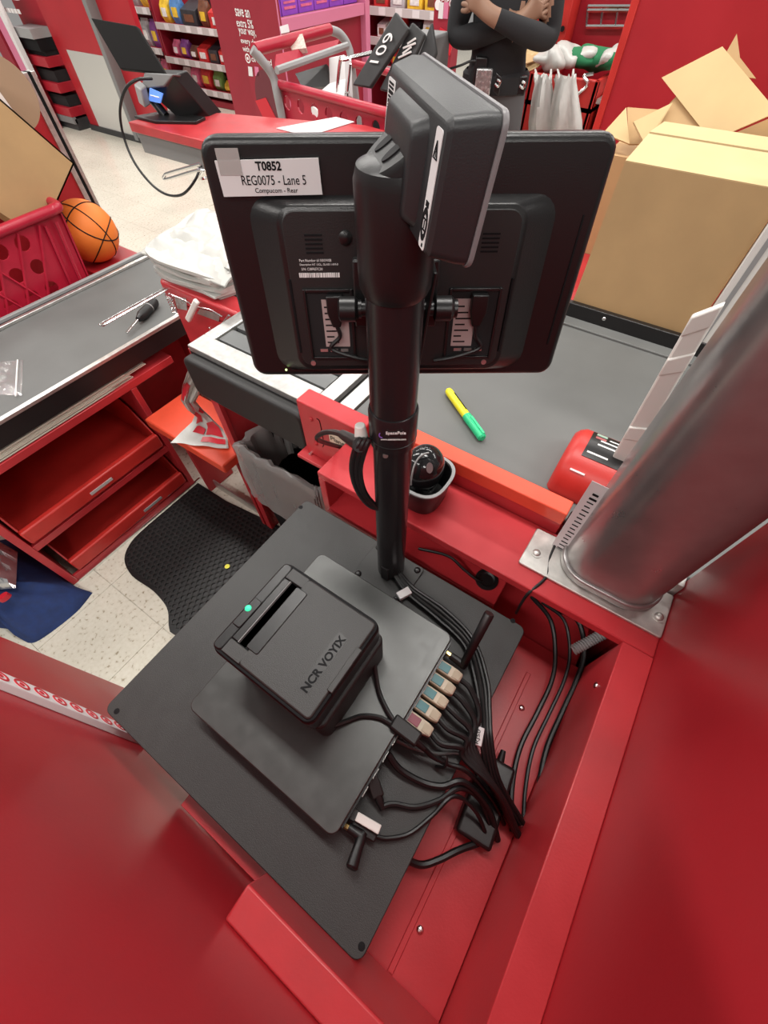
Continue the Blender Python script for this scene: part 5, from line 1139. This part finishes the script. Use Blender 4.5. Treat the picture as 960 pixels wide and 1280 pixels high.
# ------------------------------------------------------------------ standing person
MC = V((2.95, 1.29, 0)); fu = V((.40, -.916, 0)).normalized(); fw = V((-.916, -.40, 0)).normalized()
J = {}; E_ = []; RAD = {}
def jt(n, u, w_, z, r, par=None, r2=None):
    J[n] = MC + fu * u + fw * w_ + V((0, 0, z)); RAD[n] = (r, r2 or r)
    if par: E_.append((par, n))
jt('pelvis', 0, 0, .95, .155, None, .11); jt('waist', 0, 0, 1.08, .145, 'pelvis', .105); jt('chest', 0, 0, 1.27, .165, 'waist', .12); jt('nb', 0, -.01, 1.45, .075, 'chest'); jt('neck', 0, .0, 1.52, .055, 'nb')
jt('jaw', 0, .025, 1.585, .065, 'neck', .075); jt('head', 0, .015, 1.67, .078, 'jaw', .095); jt('crown', 0, .0, 1.745, .055, 'head', .07); jt('nose', 0, .115, 1.64, .014, 'head')
for s, n in ((-1, 'l'), (1, 'r')):
    jt(n + 'sh', s * .175, 0, 1.405, .075, 'chest'); jt(n + 'el', s * .235, .05, 1.135, .055, n + 'sh')
    jt(n + 'fo', s * .10, .17 + .035 * s, 1.17 + .01 * s, .048, n + 'el'); jt(n + 'wr', -s * .06, .185 + .045 * s, 1.215 + .015 * s, .034, n + 'fo'); jt(n + 'pa', -s * .125, .165 + .045 * s, 1.245 + .015 * s, .036, n + 'wr', .022)
    for k in range(4): jt(n + 'f%d' % k, -s * (.185 + .004 * (k == 1)), .125 + .04 * s, 1.225 + .02 * k + .012 * s, .010, n + 'pa'); jt(n + 'g%d' % k, -s * .205, .085 + .03 * s, 1.222 + .02 * k + .012 * s, .009, n + 'f%d' % k)
    jt(n + 'th', -s * .13, .175 + .05 * s, 1.295, .011, n + 'pa'); jt(n + 'ti', -s * .15, .165 + .05 * s, 1.325, .010, n + 'th')
    jt(n + 'hi', s * .095, 0, .86, .10, 'pelvis'); jt(n + 'kn', s * .12, .02, .49, .068, n + 'hi'); jt(n + 'an', s * .13, -.02, .10, .048, n + 'kn'); jt(n + 'to', s * .145, .13, .045, .044, n + 'an')
names = list(J); me = bpy.data.meshes.new('body'); me.from_pydata([tuple(J[n] - MC) for n in names], [(names.index(a), names.index(b)) for a, b in E_], [])
tmp = bpy.data.objects.new('tmp_body', me); COL.objects.link(tmp)
sk = tmp.modifiers.new('skin', 'SKIN'); sk.use_smooth_shade = True
for i, n in enumerate(names):
    sv_ = me.skin_vertices[0].data[i]; sv_.radius = RAD[n]; sv_.use_root = (n == 'pelvis')
ss = tmp.modifiers.new('sub', 'SUBSURF'); ss.levels = 3; ss.render_levels = 3
bpy.context.view_layer.update(); dg = bpy.context.evaluated_depsgraph_get()
bme = bpy.data.meshes.new_from_object(tmp.evaluated_get(dg)); bpy.data.objects.remove(tmp)
bme.name = 'body'; bme.materials.clear()
for m in (CLOTHB, CLOTHG, SKIN, INK): bme.materials.append(m)
zmin = min(v_.co.z for v_ in bme.vertices)
def sdist(p, a, b):
    d = b - a; t = max(0, min(1, (p - a).dot(d) / max(d.dot(d), 1e-9))); return (p - a - d * t).length
segs = [(J[n + a] - MC, J[n + b] - MC, r) for n in 'lr' for a, b, r in [('wr', 'pa', .046), ('pa', 'th', .030), ('th', 'ti', .018)] + [('pa', 'f%d' % k, .026) for k in range(4)] + [('f%d' % k, 'g%d' % k, .015) for k in range(4)]]
hands = [J[n + k] - MC for n in 'lr' for k in ('pa', 'f0', 'f1', 'f2', 'f3', 'g0', 'g1', 'g2', 'g3', 'th', 'ti')]
for p in bme.polygons:
    c = p.center; i = 0 if c.z > .985 else (1 if c.z > .13 else 3)
    if c.z > 1.50: i = 2
    elif c.z > 1.1 and min(sdist(c, a_, b_) - r_ for a_, b_, r_ in segs) < 0: i = 2
    p.material_index = i; p.use_smooth = True
pe = thing('person', 'person in black knit top and grey trousers standing with arms crossed', 'person', MC)
bo = bpy.data.objects.new('body', bme); COL.objects.link(bo); bo.parent = pe; bo.location.z = -zmin; WM[bo] = WM[pe]
hc = J['head'] - V((0, 0, zmin))
mk('hair', G().sphere(hc + V((0, 0, .035)) - fw * .02, .105, 20, 12, (.95, .95, .85)), mat('dark_hair', (.015, .012, .010), .7, bump=.4, bscale=200), pe)
for s in (-1, 1):
    mk('eye', G().sphere(hc + fw * .082 + fu * s * .032 - V((0, 0, .005)), .011, 10, 8), INKW, pe); mk('ear', G().sphere(hc + fu * s * .088 - fw * .01 - V((0, 0, .02)), .028, 10, 8, (.5, .5, 1)), SKIN, pe)
hz_ = .985 - zmin
el = lambda ra, rb2, z: [MC + fu * ra * math.cos(2 * math.pi * j / 40) + fw * rb2 * math.sin(2 * math.pi * j / 40) + V((0, 0, z)) for j in range(40)]
bw = [(abs((v_.co).dot(fu)), abs((v_.co).dot(fw))) for v_ in bme.vertices if abs(v_.co.z - .985) < .03]; ru, rw = max(b[0] for b in bw) + .004, max(b[1] for b in bw) + .004
mk('hem', G().loft([el(ru, rw, hz_ - .035), el(ru + .004, rw + .004, hz_ - .02), el(ru + .003, rw + .003, hz_ + .03), el(ru - .012, rw - .012, hz_ + .045)], cap=False), CLOTHB, pe)
mk('mouth', G().tube([hc + fw * .098 + fu * t + V((0, 0, -.078)) for t in (-.022, 0, .022)], .005, 6), mat('lips', (.25, .09, .08), .5), pe)
bz = .985
mk('radio', G().obox(at(600, 92, 'x', 2.80), (fu, fw, (0, 0, 1)), (.030, .02, .06)), BLK, bev=.006, label='black two-way radio clipped on the person at the left hip', cat='radio')
cable('thin black radio lead at the person, curling to the left', [at(600, 78, 'x', 2.79), at(590, 76, 'x', 2.78), at(575, 82, 'x', 2.75), at(556, 88, 'x', 2.74)], .005)
mk('silver_pouch', G().obox(at(604, 103, 'x', 2.76), (fu, fw, (0, 0, 1)), (.04, .012, .05)), mat('crinkled_silver', (.5, .5, .5), .25, metal=.7, var=.4, scale=60, bump=.8, bscale=60), bev=.006, label='crinkled silver pouch hanging at the hip beside the radio', cat='pouch')
for k, (px, py) in enumerate(((622, 105), (653, 107))):
    t = thing('key_ring', 'dark clip with keys on the belt, %s' % ('near the trouser pocket centre' if k == 0 else 'on the hip toward the white bags'), 'clip', at(px, py, 'x', 2.76))
    mk('clip', G().obox(at(px, py, 'x', 2.765), (fu + V((0, 0, -.6 + .6 * k)), fw, (0, 0, 1)), (.018, .012, .035)), BLK, t, bev=.006); mk('ring', G().tube([at(px, py - 5, 'x', 2.75), at(px + 3, py - 3, 'x', 2.75), at(px + 1, py + 3, 'x', 2.75), at(px - 3, py, 'x', 2.75)], .006, 6), CHROME, t)
